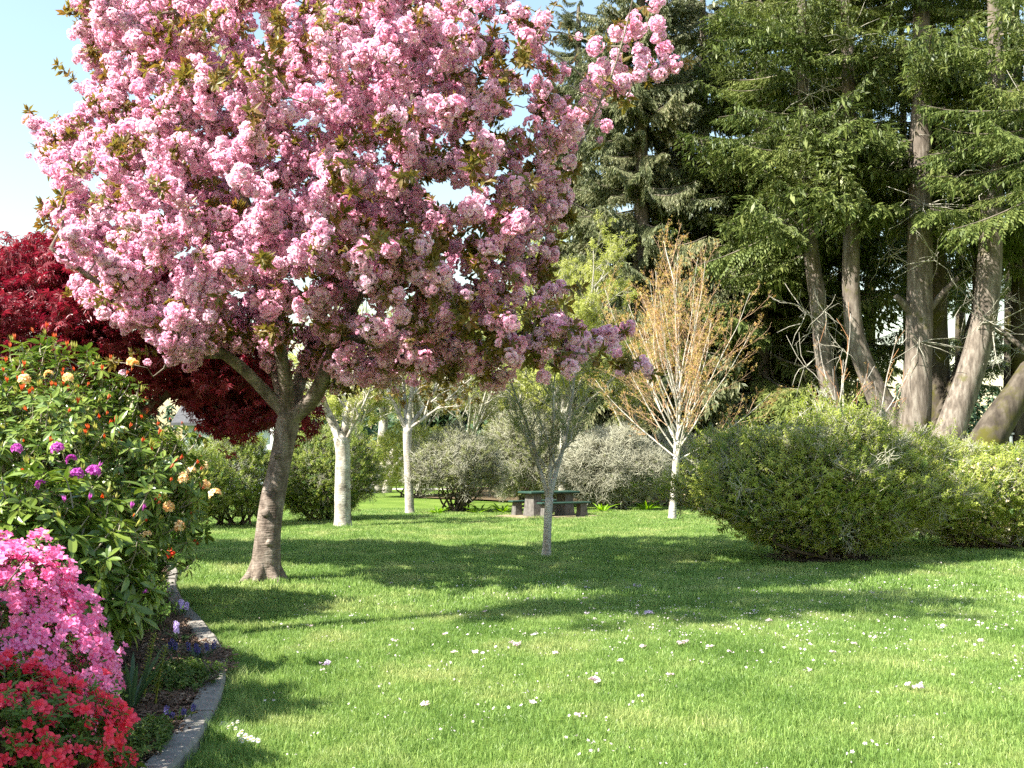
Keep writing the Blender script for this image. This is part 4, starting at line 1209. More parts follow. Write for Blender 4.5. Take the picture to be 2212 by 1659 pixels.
conifer('spruce_tree', 'dark slanting trunk in the shade of the sweeping grey trunk', tr([(2035, 905, .34), (2078, 800, .28), (2104, 700, .26), (2116, 560, .24)], 36, 23), 9, 23, 3.6, 60, 'needle', MO, 80, sparse=0.3)
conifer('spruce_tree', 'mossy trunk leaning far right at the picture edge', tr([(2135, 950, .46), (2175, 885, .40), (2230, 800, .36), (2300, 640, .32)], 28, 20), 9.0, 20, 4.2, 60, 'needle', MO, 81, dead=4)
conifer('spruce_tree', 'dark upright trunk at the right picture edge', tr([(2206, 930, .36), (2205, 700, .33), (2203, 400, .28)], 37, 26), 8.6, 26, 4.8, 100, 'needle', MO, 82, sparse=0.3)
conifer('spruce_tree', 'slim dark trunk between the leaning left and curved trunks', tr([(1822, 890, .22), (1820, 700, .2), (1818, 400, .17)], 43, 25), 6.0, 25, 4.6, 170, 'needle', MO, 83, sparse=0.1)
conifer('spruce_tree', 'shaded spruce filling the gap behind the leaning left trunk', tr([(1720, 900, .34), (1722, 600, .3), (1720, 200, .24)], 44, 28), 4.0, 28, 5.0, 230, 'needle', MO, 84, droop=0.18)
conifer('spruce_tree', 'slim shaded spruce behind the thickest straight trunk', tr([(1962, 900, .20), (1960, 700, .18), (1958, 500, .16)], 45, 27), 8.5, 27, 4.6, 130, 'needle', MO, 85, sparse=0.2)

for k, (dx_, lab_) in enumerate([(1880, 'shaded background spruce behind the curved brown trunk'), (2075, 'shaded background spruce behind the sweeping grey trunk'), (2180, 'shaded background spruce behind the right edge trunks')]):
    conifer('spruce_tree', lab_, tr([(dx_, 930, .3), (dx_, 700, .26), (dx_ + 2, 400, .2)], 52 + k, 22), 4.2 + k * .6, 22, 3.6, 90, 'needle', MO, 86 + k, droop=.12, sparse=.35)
# far trees beyond the lawn: one mass
def far_tree_protos(nv=4):
    out = []
    for k in range(nv):
        rnd = random.Random(1200 + k); mb = MB(); H = 10
        V, F = tube_arrays([(np.array([[0, 0, 0], [0, 0, 5], [0, 0, 10]]), np.array([.22, .14, .03]))], 6); mb.add(V, F, 1)
        for i in range(420):
            z = 0.8 + 9.2 * rnd.random() ** 1.1; r = (10.4 - z) * 0.26 * rnd.uniform(0.25, 1.0); a = rnd.uniform(0, 6.28)
            c = Vector((math.cos(a) * r, math.sin(a) * r, z)); d = Vector((math.cos(a), math.sin(a), -0.35 + rnd.uniform(-.3, .3)))
            place_leaf(mb, c, d, rnd.uniform(.5, 1.0), rnd.uniform(.25, .45), roll=rnd.uniform(-.8, .8))
        out.append(mb.mesh('far_tree_%d' % k, [M['needle_far'], M['dark_twig']]))
    return out
PROTO['far_tree'] = far_tree_protos()
fp_ = []; fs_ = []
rf = np.random.default_rng(90)
for i in range(95):
    y = rf.uniform(62, 80); dx = rf.uniform(900, 1780); fp_.append(((dx - 1106) / FD * y, y, 0)); fs_.append(rf.uniform(0.8, 1.3))
for i in range(70):
    y = rf.uniform(105, 135); dx = rf.uniform(1780, 2500); fp_.append(((dx - 1106) / FD * y, y, 0)); fs_.append(rf.uniform(0.65, 1.0))
for i in range(70):
    y = rf.uniform(95, 125); dx = rf.uniform(-300, 900); fp_.append(((dx - 1106) / FD * y, y, 0)); fs_.append(rf.uniform(0.6, 1.0))
o = scatter('far_wood', 'far_tree', PROTO['far_tree'], fp_, np.stack([np.zeros(len(fp_)), np.zeros(len(fp_)), rf.uniform(0, 6.28, len(fp_))], 1), np.array(fs_))
tag(o, 'distant wood of dark conifers beyond the lawn', 'wood', kind='stuff')

# ================================================================== SHRUBS
def shrub(name, label, cx, cy, rx, ry, h, mixes, seed, stems=9, zlow=0.25, lobes=16, bark=None, group=None, cat='shrub', skirt=0.55, kap=(14, 70), lumps=0.42, core=.76):
    """mixes: list of (part name, proto key, count, (scale), depth bias)"""
    rng = np.random.default_rng(seed)
    t = thing(name, label, cat, (cx, cy, 0), group)
    nbump = lobes * 4
    bd = rng.normal(0, 1, (nbump, 3)); bd[:, 2] = np.abs(bd[:, 2]) * 0.9 - 0.25; bd /= np.linalg.norm(bd, axis=1, keepdims=True)
    ba = rng.uniform(0.03, 0.34, nbump) * (lumps / 0.42); bk = rng.uniform(*kap, nbump)
    cz = h * 0.40
    def Rf(d):
        return core + (ba * np.exp(bk * (d @ bd.T - 1))).max(1)
    LB = [(np.array([cx, cy, cz]) + bd[i] * (0.50 + ba[i] * .4) * np.array([rx, ry, h * .6 if bd[i][2] > 0 else cz]), ba[i]) for i in range(nbump)]
    def sample(n, inner):
        out = []; nr = []; tot = 0
        while tot < n:
            d = rng.normal(0, 1, (n * 2, 3)); d /= np.linalg.norm(d, axis=1, keepdims=True)
            R_ = Rf(d) * (1 - inner * rng.random(len(d)) ** 1.6)
            R_ = R_ * (1 + (rng.random(len(d)) < .16) * rng.uniform(0, .20, len(d)) * (lumps > .5) + (rng.random(len(d)) < .12) * rng.uniform(0, .12, len(d)))
            vz = np.where(d[:, 2] > 0, h * 0.60, cz * 1.25)
            p = np.array([cx, cy, cz]) + d * R_[:, None] * np.stack([np.full(len(d), rx), np.full(len(d), ry), vz], 1)
            ok = (p[:, 2] > zlow + .06 * rng.random(len(d))) & ((p[:, 2] > h * .33) | (rng.random(len(d)) < skirt * (0.35 + 0.65 * np.clip(p[:, 2] / (h * .33), 0, 1))))
            out.append(p[ok]); nr.append(d[ok] + np.array([0, 0, .45])); tot += ok.sum()
        return np.concatenate(out)[:n], np.concatenate(nr)[:n]
    for nm, key, n, sc, inner in mixes:
        p, nr = sample(n, inner)
        scatter(nm, key, PROTO[key], p, dir_to_euler(nr + rng.normal(0, .35, nr.shape)), rng.uniform(*sc, n), t)
    ch = []
    for i in range(stems):
        up_ = np.nonzero(bd[:, 2] > .15)[0]; c = LB[up_[rng.integers(len(up_))]][0]
        b_ = np.array([cx + rng.normal(0, rx * .16), cy + rng.normal(0, ry * .16), 0.0])
        e_ = c + rng.normal(0, .12, 3)
        mid = 0.5 * (b_ + e_) + np.array([rng.normal(0, .15) * rx, rng.normal(0, .15) * ry, -h * 0.08])
        q, r_ = resample([b_, mid, e_], [.022 * h ** .5, .016 * h ** .5, .008], 0.2)
        ch.append((q, r_))
        for j in range(5):
            k = rng.integers(len(q) // 3, len(q)); e2 = q[k] + (rng.normal(0, 1, 3) * np.array([rx, ry, h * .6]) * 0.13 + np.array([0, 0, h * .1]))
            q2, r2 = resample([q[k], 0.5 * (q[k] + e2) + rng.normal(0, .06, 3), e2], [r_[k] * .6, r_[k] * .45, .004], 0.15); ch.append((q2, r2))
    if ch:
        o = part('stems', tube_mesh('stems', ch, bark or M['dark_twig'], 5), t); o['kind'] = 'stuff'
    return t, sample

# right hand shrubs
shrub('azalea_shrub', 'large rounded azalea shrub with green and lichen-grey twigs right of the lawn', 4.95, 16.2, 2.35, 1.7, 2.38,
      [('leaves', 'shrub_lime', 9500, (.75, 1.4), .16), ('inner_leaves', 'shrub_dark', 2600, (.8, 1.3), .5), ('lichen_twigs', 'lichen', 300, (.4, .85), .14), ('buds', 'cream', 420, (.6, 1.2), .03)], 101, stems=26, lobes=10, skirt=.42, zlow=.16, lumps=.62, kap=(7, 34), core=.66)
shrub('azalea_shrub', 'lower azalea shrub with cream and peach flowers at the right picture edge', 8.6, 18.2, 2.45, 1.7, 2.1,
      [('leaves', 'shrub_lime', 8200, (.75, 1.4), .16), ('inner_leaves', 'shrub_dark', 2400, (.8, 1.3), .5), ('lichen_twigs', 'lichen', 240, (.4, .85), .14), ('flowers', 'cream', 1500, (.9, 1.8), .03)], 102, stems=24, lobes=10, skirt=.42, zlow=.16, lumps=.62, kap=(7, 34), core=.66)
# green shrubs behind the cherry trunk
def sh_at(dx, dyb, Y): return at(dx, dyb, Y)[0], Y
x, y = sh_at(505, 1110, 24.5)
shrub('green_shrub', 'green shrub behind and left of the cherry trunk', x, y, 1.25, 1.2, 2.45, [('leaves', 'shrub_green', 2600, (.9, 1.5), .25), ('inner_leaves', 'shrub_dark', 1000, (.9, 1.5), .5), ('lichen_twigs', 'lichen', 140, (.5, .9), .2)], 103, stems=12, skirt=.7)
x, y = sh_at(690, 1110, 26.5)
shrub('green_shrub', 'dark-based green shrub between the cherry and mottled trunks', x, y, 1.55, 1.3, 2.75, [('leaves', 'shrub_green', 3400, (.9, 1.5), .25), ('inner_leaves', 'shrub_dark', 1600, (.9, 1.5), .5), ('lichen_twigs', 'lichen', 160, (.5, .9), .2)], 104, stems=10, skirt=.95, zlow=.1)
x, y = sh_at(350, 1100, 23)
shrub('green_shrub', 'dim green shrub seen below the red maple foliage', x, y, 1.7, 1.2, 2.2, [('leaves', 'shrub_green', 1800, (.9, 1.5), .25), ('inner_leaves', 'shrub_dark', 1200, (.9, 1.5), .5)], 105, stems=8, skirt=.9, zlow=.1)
# lichened grey shrubs
x, y = sh_at(985, 1108, 30.2)
shrub('lichen_shrub', 'grey-green shrub with dark stems left of the picnic table', x, y, 1.55, 1.3, 2.75, [('leaves', 'shrub_olive', 2600, (.9, 1.5), .3), ('lichen_twigs', 'lichen', 620, (.6, 1.1), .3)], 106, stems=26, skirt=.12, zlow=.5, bark=M['dark_twig'])
x, y = sh_at(1325, 1090, 31.8)
shrub('lichen_shrub', 'pale silvery lichen-covered shrub right of the picnic table', x, y, 1.75, 1.3, 2.7, [('lichen_twigs', 'lichen', 1700, (.7, 1.3), .3), ('leaves', 'shrub_olive', 500, (.7, 1.2), .3)], 107, stems=20, skirt=.5, zlow=.35, bark=M['grey_twig'])
x, y = sh_at(1150, 1085, 35)
shrub('lichen_shrub', 'olive-grey shrub behind the picnic table', x, y, 2.1, 1.3, 3.6, [('leaves', 'shrub_olive', 3400, (1, 1.7), .3), ('lichen_twigs', 'lichen', 700, (.7, 1.3), .3)], 108, stems=16, skirt=.6, zlow=.3)
x, y = sh_at(1430, 1070, 36)
shrub('lichen_shrub', 'bare pinkish-grey shrub behind the budding tree', x, y, 2.1, 1.3, 2.6, [('lichen_twigs', 'lichen', 1300, (.7, 1.3), .3), ('leaves', 'shrub_olive', 300, (.7, 1.2), .3)], 109, stems=16, skirt=.6, zlow=.3, bark=M['grey_twig'])
x, y = sh_at(1590, 1060, 38)
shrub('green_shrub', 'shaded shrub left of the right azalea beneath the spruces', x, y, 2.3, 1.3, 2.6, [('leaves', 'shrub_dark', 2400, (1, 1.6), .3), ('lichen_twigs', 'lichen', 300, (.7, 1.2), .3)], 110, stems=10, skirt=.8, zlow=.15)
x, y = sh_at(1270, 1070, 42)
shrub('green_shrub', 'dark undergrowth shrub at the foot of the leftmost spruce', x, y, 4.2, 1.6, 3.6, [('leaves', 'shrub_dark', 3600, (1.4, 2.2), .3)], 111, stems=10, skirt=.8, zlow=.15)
x, y = sh_at(890, 1062, 44)
shrub('green_shrub', 'soft yellow-green shrub seen past the slender white trunk', x, y, 2.3, 1.6, 3.4, [('leaves', 'shrub_yellow', 2300, (.9, 1.5), .3)], 112, stems=10, skirt=.6, zlow=.5)

# rhododendrons: whorls of large leaves, trusses and buds each a part
def rhodo(name, label, cx, cy, rx, ry, h, n, key, seed, flowers, stems=10, zlow=.2, lobes=18, big=300):
    t, sample = shrub(name, label, cx, cy, rx, ry, h, [], seed, stems=stems, lobes=lobes, bark=M['twig_bark'], skirt=.75, zlow=zlow, cat='rhododendron')
    rng = np.random.default_rng(seed + 5)
    p, nr = sample(n, .25)
    e = dir_to_euler(nr + np.array([0, 0, .5]) + rng.normal(0, .25, nr.shape)); sc = rng.uniform(.8, 1.2, n)
    inf, _, _ = in_frame(p); o_ = np.argsort(np.where(inf, np.linalg.norm(p - np.array([0, 0, CAMZ]), axis=1), 99))
    f = o_[:big]; r_ = o_[big:]
    for k, i in enumerate(f):
        o = bpy.data.objects.new('leaf_whorl', PROTO[key][k % len(PROTO[key])]); link(o, t); o.location = p[i]; o.rotation_euler = e[i]; o.scale = (sc[i],) * 3
    scatter('leaf_whorls', key, PROTO[key], p[r_], e[r_], sc[r_], t)
    # flowers on the side towards the camera
    for nm, pk, cnt, s_, pos in flowers:
        if pos is None:
            q, qn = sample(cnt * 6, .02)
            fr, _, _ = in_frame(q, 0)
            w = np.nonzero(fr & (q[:, 1] < cy + .4))[0][:cnt]
            q = q[w]; qn = qn[w] + np.array([0, -.5, .4])
        else:
            sp_, sn_ = sample(5000, .02); _, sx, sy = in_frame(sp_)
            w = [int(np.argmin(np.hypot(sx - a_, sy - b_) + 18 * (sp_[:, 1] - sp_[:, 1].min()))) for a_, b_ in pos]
            q = sp_[w]; qn = sn_[w] + np.array([0, -.7, .3])
        ee = dir_to_euler(qn, .2)
        for k in range(len(q)):
            o = bpy.data.objects.new(nm, PROTO[pk][k % len(PROTO[pk])]); link(o, t); o.location = q[k] + qn[k] / np.linalg.norm(qn[k]) * 0.05; o.rotation_euler = ee[k]; o.scale = (rng.uniform(*s_),) * 3
    return t
PROTO['peach_truss'] = truss_protos(M['peach'], 3, 10, .042, .042)
PROTO['purple_truss'] = truss_protos(M['purple'], 3, 12, .036, .04)
PROTO['coral_bud'] = bud_protos(M['coral'], 2, .055)
PROTO['purple_bud'] = bud_protos(M['purple'], 2, .06)
PROTO['young_bud'] = bud_protos(M['rhodo_young'], 2, .07)
def at_l(lst, Y): return [D(a, b, Y) for a, b in lst]
rhodo('rhododendron', 'tall rhododendron with peach flowers and coral buds in front of the maple', -4.95, 10.3, 1.85, 1.6, 2.8, 1800, 'rhodo_whorl', 121,
      [('flower_truss', 'peach_truss', 0, (.65, 1.05), list([(105, 820), (140, 828), (55, 825), (300, 790), (275, 785), (435, 1010), (415, 1030), (445, 1055), (395, 1045), (460, 1085), (355, 1100), (385, 1140), (320, 1155)])),
       ('flower_bud', 'coral_bud', 120, (.7, 1.4), None), ('young_shoot', 'young_bud', 80, (.8, 1.4), None)], stems=14)
rhodo('rhododendron', 'lower rhododendron with purple flowers and big leaves behind the pink azalea', -3.35, 7.2, .82, .85, 1.62, 360, 'rhodo_whorl_big', 122,
      [('flower_truss', 'purple_truss', 0, (.55, .95), list([(88, 1068), (190, 1022), (165, 1040), (35, 965), (55, 960), (170, 940), (205, 945)])),
       ('flower_bud', 'purple_bud', 0, (.8, 1.3), list([(140, 1100), (192, 1093), (275, 1115), (255, 925), (310, 1118), (300, 1290)])), ('young_shoot', 'young_bud', 14, (.8, 1.3), None)], stems=10, big=260)
# unseen shrubs added left of the frame to throw shade over red azalea and lawn
shrub('evergreen_shrub', 'dark evergreen shrub added outside the picture to shade the red azalea', -3.8, 3.4, 1.0, .65, 2.95, [('leaves', 'shrub_dark', 3400, (1.2, 2.0), .4)], 125, stems=8, skirt=1, zlow=.1)
shrub('evergreen_shrub', 'dark evergreen shrub added outside the picture to shade the near left lawn', -4.35, 5.35, .9, .65, 3.5, [('leaves', 'shrub_dark', 3000, (1.2, 2.0), .4)], 128, stems=8, skirt=1, zlow=.1)  # added to lengthen the shadow on the lawn past the kerb
deciduous('lawn_tree', 'tall leafy tree added outside the picture to shade the lawn', 'tree', [(np.array([-8.2, 6.0, 0]), .16), (np.array([-8.0, 6.2, 4.0]), .13), (np.array([-7.2, 6.8, 8.0]), .10)],  # unseen tree, added for the streaky crown shadow it drops on the lawn
    [(np.array([-7.2, 6.8, 8.0]), (a_, b_, c_), l_, .05) for a_, b_, c_, l_ in [(.95, .0, .25, 4.4), (.9, .2, .4, 3.6), (.5, .1, .8, 2.6), (.2, .0, 1, 2.0), (.95, -.15, .4, 4.0), (-.3, -.3, .9, 1.8), (1, .1, .05, 4.4)]],
    [(9, .45, .7, .05, .05, .15), (7, .45, .7, .05, .08, .1), (0, 0, 0, .05, .1, 0)], 3, M['twig_bark'], M['twig_bark'], 'shrub_yellow', 1700, (1.0, 1.7), 48)
# evergreen neighbours further along the bed
shrub('evergreen_shrub', 'small-leaved dark evergreen shrub beside the far kerb', -4.25, 10.3, .72, .8, .95, [('leaves', 'shrub_dark', 1500, (.8, 1.2), .4)], 123, stems=10, skirt=1, zlow=.1)
shrub('evergreen_shrub', 'dark low evergreen under the purple rhododendron', -3.55, 8.6, .6, .8, .75, [('leaves', 'shrub_dark', 1200, (.8, 1.2), .4)], 124, stems=8, skirt=1, zlow=.1)

shrub('ground_cover', 'low dark ground cover plant between strap leaves and kerb', -2.25, 7.0, .28, .42, .18, [('leaves', 'az_leaf', 300, (.7, 1.2), .4)], 126, stems=4, skirt=1, zlow=.08, cat='plant')
shrub('ground_cover', 'low dark ground cover plant beside the red azalea and kerb', -1.98, 5.45, .18, .30, .19, [('leaves', 'az_leaf', 200, (.7, 1.2), .4)], 127, stems=4, skirt=1, zlow=.08, cat='plant')
# azaleas in the near left corner: each front flower a part
def azalea(name, label, cx, cy, rx, ry, h, nf, nl, key, seed, big=300, zlow=.1, lob=16):
    t, sample = shrub(name, label, cx, cy, rx, ry, h, [('leaves', 'az_leaf', nl, (.8, 1.3), .3)], seed, stems=12, lobes=lob, skirt=.9, zlow=zlow, cat='azalea', lumps=.46)
    rng = np.random.default_rng(seed + 3)
    p, nr = sample(nf, .04)
    nr = nr + np.array([0.15, -.35, .1]) + rng.normal(0, .3, nr.shape); p = p + nr / np.linalg.norm(nr, axis=1, keepdims=True) * .03
    e = dir_to_euler(nr, .25); sc = rng.uniform(.8, 1.2, nf)
    inf, _, _ = in_frame(p, 0); dist = np.linalg.norm(p - np.array([0, 0, CAMZ]), axis=1)
    facing = (nr * (np.array([0, 0, CAMZ]) - p)).sum(1) > 0
    o_ = np.argsort(np.where(inf & facing, dist, 99 + dist))
    for k, i in enumerate(o_[:big]):
        o = bpy.data.objects.new('flower', PROTO[key][k % len(PROTO[key])]); link(o, t); o.location = p[i]; o.rotation_euler = e[i]; o.scale = (sc[i],) * 3
    r_ = o_[big:]
    if len(r_): scatter('flowers', key, PROTO[key], p[r_], e[r_], sc[r_], t)
    return t
azalea('azalea', 'bright pink azalea bush in full flower at the left picture edge', -2.62, 4.95, .66, .60, 1.33, 3000, 700, 'azpink', 131)
azalea('azalea', 'coral-red azalea bush in the shade of the near left corner', -2.22, 4.25, .60, .45, .82, 1150, 1500, 'azred', 132, big=260)

# ================================================================== BED PLANTS
def strap_plant(name, label, base, n, L, W, mat, seed, up=1.2, droop=.35, cat='plant', seg=6):
    rnd = random.Random(seed); t = thing(name, label, cat, base)
    for i in range(n):
        a = rnd.uniform(0, 6.28); mb = MB(); l = L * rnd.uniform(.6, 1.1)
        place_leaf(mb, (base[0] + math.cos(a) * .02, base[1] + math.sin(a) * .02, base[2]), (math.cos(a), math.sin(a), up * rnd.uniform(.6, 1.6)), l, W, seg=seg, droop=droop * rnd.uniform(.3, 1.3), fold=.35, roll=rnd.uniform(-.3, .3))
        part('leaf', mb.mesh('leaf', mat), t)
    return t
def bed_pt(dx, dy):
    x, y, z = G(dx, dy); return (x, y, .10)
strap_plant('strap_leaved_plant', 'clump of upright grey-green strap leaves beside the pink azalea', (-2.30, 6.2, .10), 22, .40, .030, M['strap'], 1, 2.0, .25)
strap_plant('sword_leaved_plant', 'bright green sword-leaved clump under the peach rhododendron', (*G(345, 1215)[:2], .10), 46, .55, .022, M['sword'], 2, 3.0, .12)
strap_plant('sword_leaved_plant', 'second green sword-leaved clump nearest the far kerb', (*G(385, 1205)[:2], .10), 34, .48, .022, M['sword'], 3, 3.0, .12)
for k, (dx, dy, lab) in enumerate([(310, 1545, 'taller feathery yellow-green shoot beside the red azalea'), (335, 1555, 'shorter feathery yellow-green shoot nearer the kerb')]):
    b = bed_pt(dx, dy); t = thing('feathery_shoot', lab, 'plant', b, 'feathery shoots by the red azalea'); rnd = random.Random(50 + k)
    H_ = .40 - .05 * k
    tip = (b[0] + .06, b[1], b[2] + H_)
    part('stem', tube_mesh('stem', [(np.array([b, (b[0] + .02, b[1], b[2] + H_ * .5), tip]), np.array([.007, .006, .003]))], M['spike'], 5), t)
    mb = MB()
    for i in range(110):
        f = .15 + .85 * i / 109; a = i * 2.4
        c = (b[0] + .06 * f * f, b[1], b[2] + H_ * f)
        place_leaf(mb, c, (math.cos(a), math.sin(a), .8), .05 * (1.15 - .55 * f), .011, seg=2)
    o = part('leaflets', mb.mesh('leaflets', M['spike']), t); o['kind'] = 'stuff'
def flower_clump(name, label, base, n, h, mat, leafmat, seed, cat='flower', bell=.016, sp=.08):
    rnd = random.Random(seed); t = thing(name, label, cat, base); lf = MB()
    for i in range(n):
        a = rnd.uniform(0, 6.28); r = sp * math.sqrt(rnd.random()); q = Vector((base[0] + math.cos(a) * r, base[1] + math.sin(a) * r, base[2]))
        hh = h * rnd.uniform(.7, 1.15); tp = q + Vector((rnd.uniform(-.02, .02), rnd.uniform(-.02, .02), hh))
        mb = MB(); V, F = tube_arrays([(np.array([q, tp]), np.array([.003, .002]))], 4); mb.add(V, F, 1)
        for j in range(16):
            f = .5 + .5 * j / 15; b2 = j * 2.4; c = q.lerp(tp, f)
            flower5(mb, c + Vector((math.cos(b2), math.sin(b2), 0)) * .010, (math.cos(b2), math.sin(b2), .2), bell, rnd, cup=.6)
        part('flower_spike', mb.mesh('flower_spike', [mat, leafmat]), t)
    for i in range(n * 4):
        a = rnd.uniform(0, 6.28); place_leaf(lf, (base[0] + math.cos(a) * sp * .5, base[1] + math.sin(a) * sp * .5, base[2]), (math.cos(a), math.sin(a), 1.6), h * 1.1, .012, seg=4, droop=.5)
    o = part('leaves', lf.mesh('leaves', leafmat), t); o['kind'] = 'stuff'
    return t
flower_clump('hyacinth', 'pale lilac flower spikes in the bed near the kerb', bed_pt(392, 1412), 4, .14, M['lilac_fl'], M['strap'], 11, bell=.013)
flower_clump('grape_hyacinth', 'small deep blue flowers leaning over the kerb', bed_pt(432, 1452), 5, .12, M['blue_fl'], M['strap'], 12, bell=.010, sp=.10)
flower_clump('grape_hyacinth', 'dusky blue flowers behind the strap-leaved plant', bed_pt(360, 1445), 4, .11, M['blue_fl'], M['az_leaf'], 13, bell=.010, sp=.12)
flower_clump('grape_hyacinth', 'tiny blue flowers low in the mulch beside the kerb bend', bed_pt(385, 1590), 4, .07, M['blue_fl'], M['az_leaf'], 14, bell=.008, sp=.09)
flower_clump('hyacinth', 'lilac flowers at the kerb beyond the pale lilac spikes', bed_pt(388, 1352), 4, .13, M['lilac_fl'], M['strap'], 15)
flower_clump('red_flower', 'small red flowers at the far end of the kerb', (*G(362, 1228)[:2], .10), 5, .18, M['red_fl'], M['sword'], 16, bell=.035)
rr_ = random.Random(77)
for k, (dx, dy, Y_, sc_) in enumerate([(1035, 1095, 29.4, 1.), (1085, 1090, 29.6, .9), (1300, 1085, 30.0, 1.), (1395, 1080, 31, 1.2), (945, 1105, 29.3, .7)]):
    labs = ['leafy green clump at the foot of the grey-green shrub', 'leafy clump between the grey-green shrub and the bench', 'leafy clump right of the picnic bench', 'bright leafy clump below the pale silvery shrub', 'small leafy clump beside the white-barked trunk']
    x = at(dx, dy, Y_)[0]
    t = strap_plant('leafy_clump', labs[k], (x, Y_, .0), 26, .55 * sc_, .07, M['herb'], 60 + k, 1.1, .5, seg=4)

# ================================================================== PICNIC TABLE, BENCHES, OTHER OBJECTS
ang = math.radians(30); ux = Vector((math.cos(ang), math.sin(ang), 0)); uy = Vector((-math.sin(ang), math.cos(ang), 0))
TC = Vector((*at(1186, 1110, 28.3)[:2], 0)); RT = Matrix.Rotation(ang, 3, 'Z')
def slab(mb, c, size, bev=.015):
    hx, hy, hz = size[0] / 2, size[1] / 2, size[2] / 2
    rings = [(hx - bev, hy - bev, -hz), (hx, hy, -hz + bev), (hx, hy, hz - bev), (hx - bev, hy - bev, hz)]
    vs = []
    for a, b_, z in rings:
        for sx, sy in ((-1, -1), (1, -1), (1, 1), (-1, 1)): vs.append(RT @ Vector((sx * a, sy * b_, z)) + Vector(c))
    fs = [(3, 2, 1, 0), (12, 13, 14, 15)] + [(i * 4 + j, i * 4 + (j + 1) % 4, i * 4 + 4 + (j + 1) % 4, i * 4 + 4 + j) for i in range(3) for j in range(4)]
    mb.add(vs, fs)
def pedestal(mb, c, w, d, h, tp):
    vs = []
    for z, k in ((0, 1.0), (h * .5, (1 + tp) / 2 * .97), (h, tp)):
        for sx, sy in ((-1, -1), (1, -1), (1, 1), (-1, 1)): vs.append(RT @ Vector((sx * w / 2 * k, sy * d / 2 * k, z)) + Vector(c))
    fs = [(3, 2, 1, 0), (8, 9, 10, 11)] + [(i * 4 + j, i * 4 + (j + 1) % 4, i * 4 + 4 + (j + 1) % 4, i * 4 + 4 + j) for i in range(2) for j in range(4)]
    mb.add(vs, fs)
tb = thing('picnic_table', 'concrete picnic table with dark green top on two tapered pedestals', 'table', TC)
mb = MB(); slab(mb, TC + Vector((0, 0, .70)), (1.6, .74, .06)); part('table_top', mb.mesh('table_top', M['green_paint']), tb)
for s_ in (-1, 1):
    mb = MB(); pedestal(mb, TC + ux * .52 * s_, .32, .60, .669, .72); part('pedestal', mb.mesh('pedestal', M['table_stone']), tb)
for s_, lab in ((-1, 'green-topped concrete bench on the near right side of the picnic table'), (1, 'green-topped concrete bench on the far left side of the picnic table')):
    c0 = TC + uy * .78 * s_
    bn = thing('bench', lab, 'bench', c0, 'benches at the picnic table')
    mb = MB(); slab(mb, c0 + Vector((0, 0, .43)), (1.6, .28, .05)); part('seat', mb.mesh('seat', M['green_paint']), bn)
    for q in (-1, 1):
        mb = MB(); pedestal(mb, c0 + ux * .58 * q, .26, .26, .402, .74); part('leg', mb.mesh('leg', M['table_stone']), bn)

# leaning weathered trunks on the far lawn
LY = 50
lt = thing('leaning_trunk', 'broad weathered trunk leaning right on the far lawn', 'trunk', at(815, 1050, LY))
q, r_ = resample([(*at(808, 1056, LY)[:2], -.05), at(822, 1028, LY), at(838, 1005, LY), at(858, 975, LY)], [.55, .42, .36, .30], .25)
part('trunk', tube_mesh('trunk', [(q, r_)], M['log_wood'], 14, .09), lt)
q, r_ = resample([(*at(828, 1054, LY)[:2], -.05), at(840, 1028, LY), at(852, 1008, LY), at(868, 985, LY)], [.40, .32, .27, .20], .25)
part('stem', tube_mesh('stem', [(q, r_)], M['log_wood'], 12, .09), lt)
for k in range(4):
    a = random.uniform(2.4, 4.2); bb = np.array(at(800, 1052, LY)); bb[2] = .1
    q, r_ = resample([bb, bb + np.array([math.cos(a) * .5, math.sin(a) * .4, -.02]), bb + np.array([math.cos(a) * 1.0, math.sin(a) * .8, -.12])], [.12, .08, .03], .2)
    part('root', tube_mesh('root', [(q, r_)], M['log_wood'], 6), lt)
deciduous('far_tree', 'thin pale upright trunk beside the leaning weathered trunk', 'tree', [((*at(803, 1050, LY + 1)[:2], 0), .34), (at(812, 1010, LY + 1), .27), (at(824, 960, LY + 1), .25), (at(830, 900, LY + 1), .22)],
    ring_limbs(at(830, 905, LY + 1), 5, 3.2, .12, .5, np.random.default_rng(3)), [(6, .5, .6, .1, .06, .2), (5, .5, .6, .1, .08, .1), (0, 0, 0, .1, .1, 0)], 3, M['birch_bark'], M['grey_twig'], 'shrub_olive', 900, (1.2, 2.2), 49)

# pale house glimpsed through the maple
HY = 46
hx0 = at(395, 900, HY)[0]; hx1 = at(600, 900, HY)[0]
hs = thing('house', 'pale blue-grey house glimpsed through the red maple foliage', 'house', ((hx0 + hx1) / 2, HY + 2.5, 0))
mb = MB(); mb.box(((hx0 + hx1) / 2, HY + 2.5, 1.6), (hx1 - hx0, 5, 3.2)); part('wall', mb.mesh('wall', M['house_wall']), hs)
mb = MB(); x0, x1 = hx0 - .4, hx1 + .4
vs = [(x0, HY - .4, 3.15), (x1, HY - .4, 3.15), (x1, HY + 2.5, 5.0), (x0, HY + 2.5, 5.0), (x0, HY + 5.4, 3.15), (x1, HY + 5.4, 3.15)]
vs2 = [(a, b_, c + .14) for a, b_, c in vs]
mb.add(vs + vs2, [(1, 0, 3, 2), (3, 4, 5, 2), (6, 7, 8, 9), (9, 8, 11, 10), (0, 1, 7, 6), (5, 4, 10, 11), (0, 6, 9, 3), (3, 9, 10, 4), (1, 2, 8, 7), (2, 5, 11, 8)])
rf_ = part('roof', mb.mesh('roof', M['house_roof']), hs)
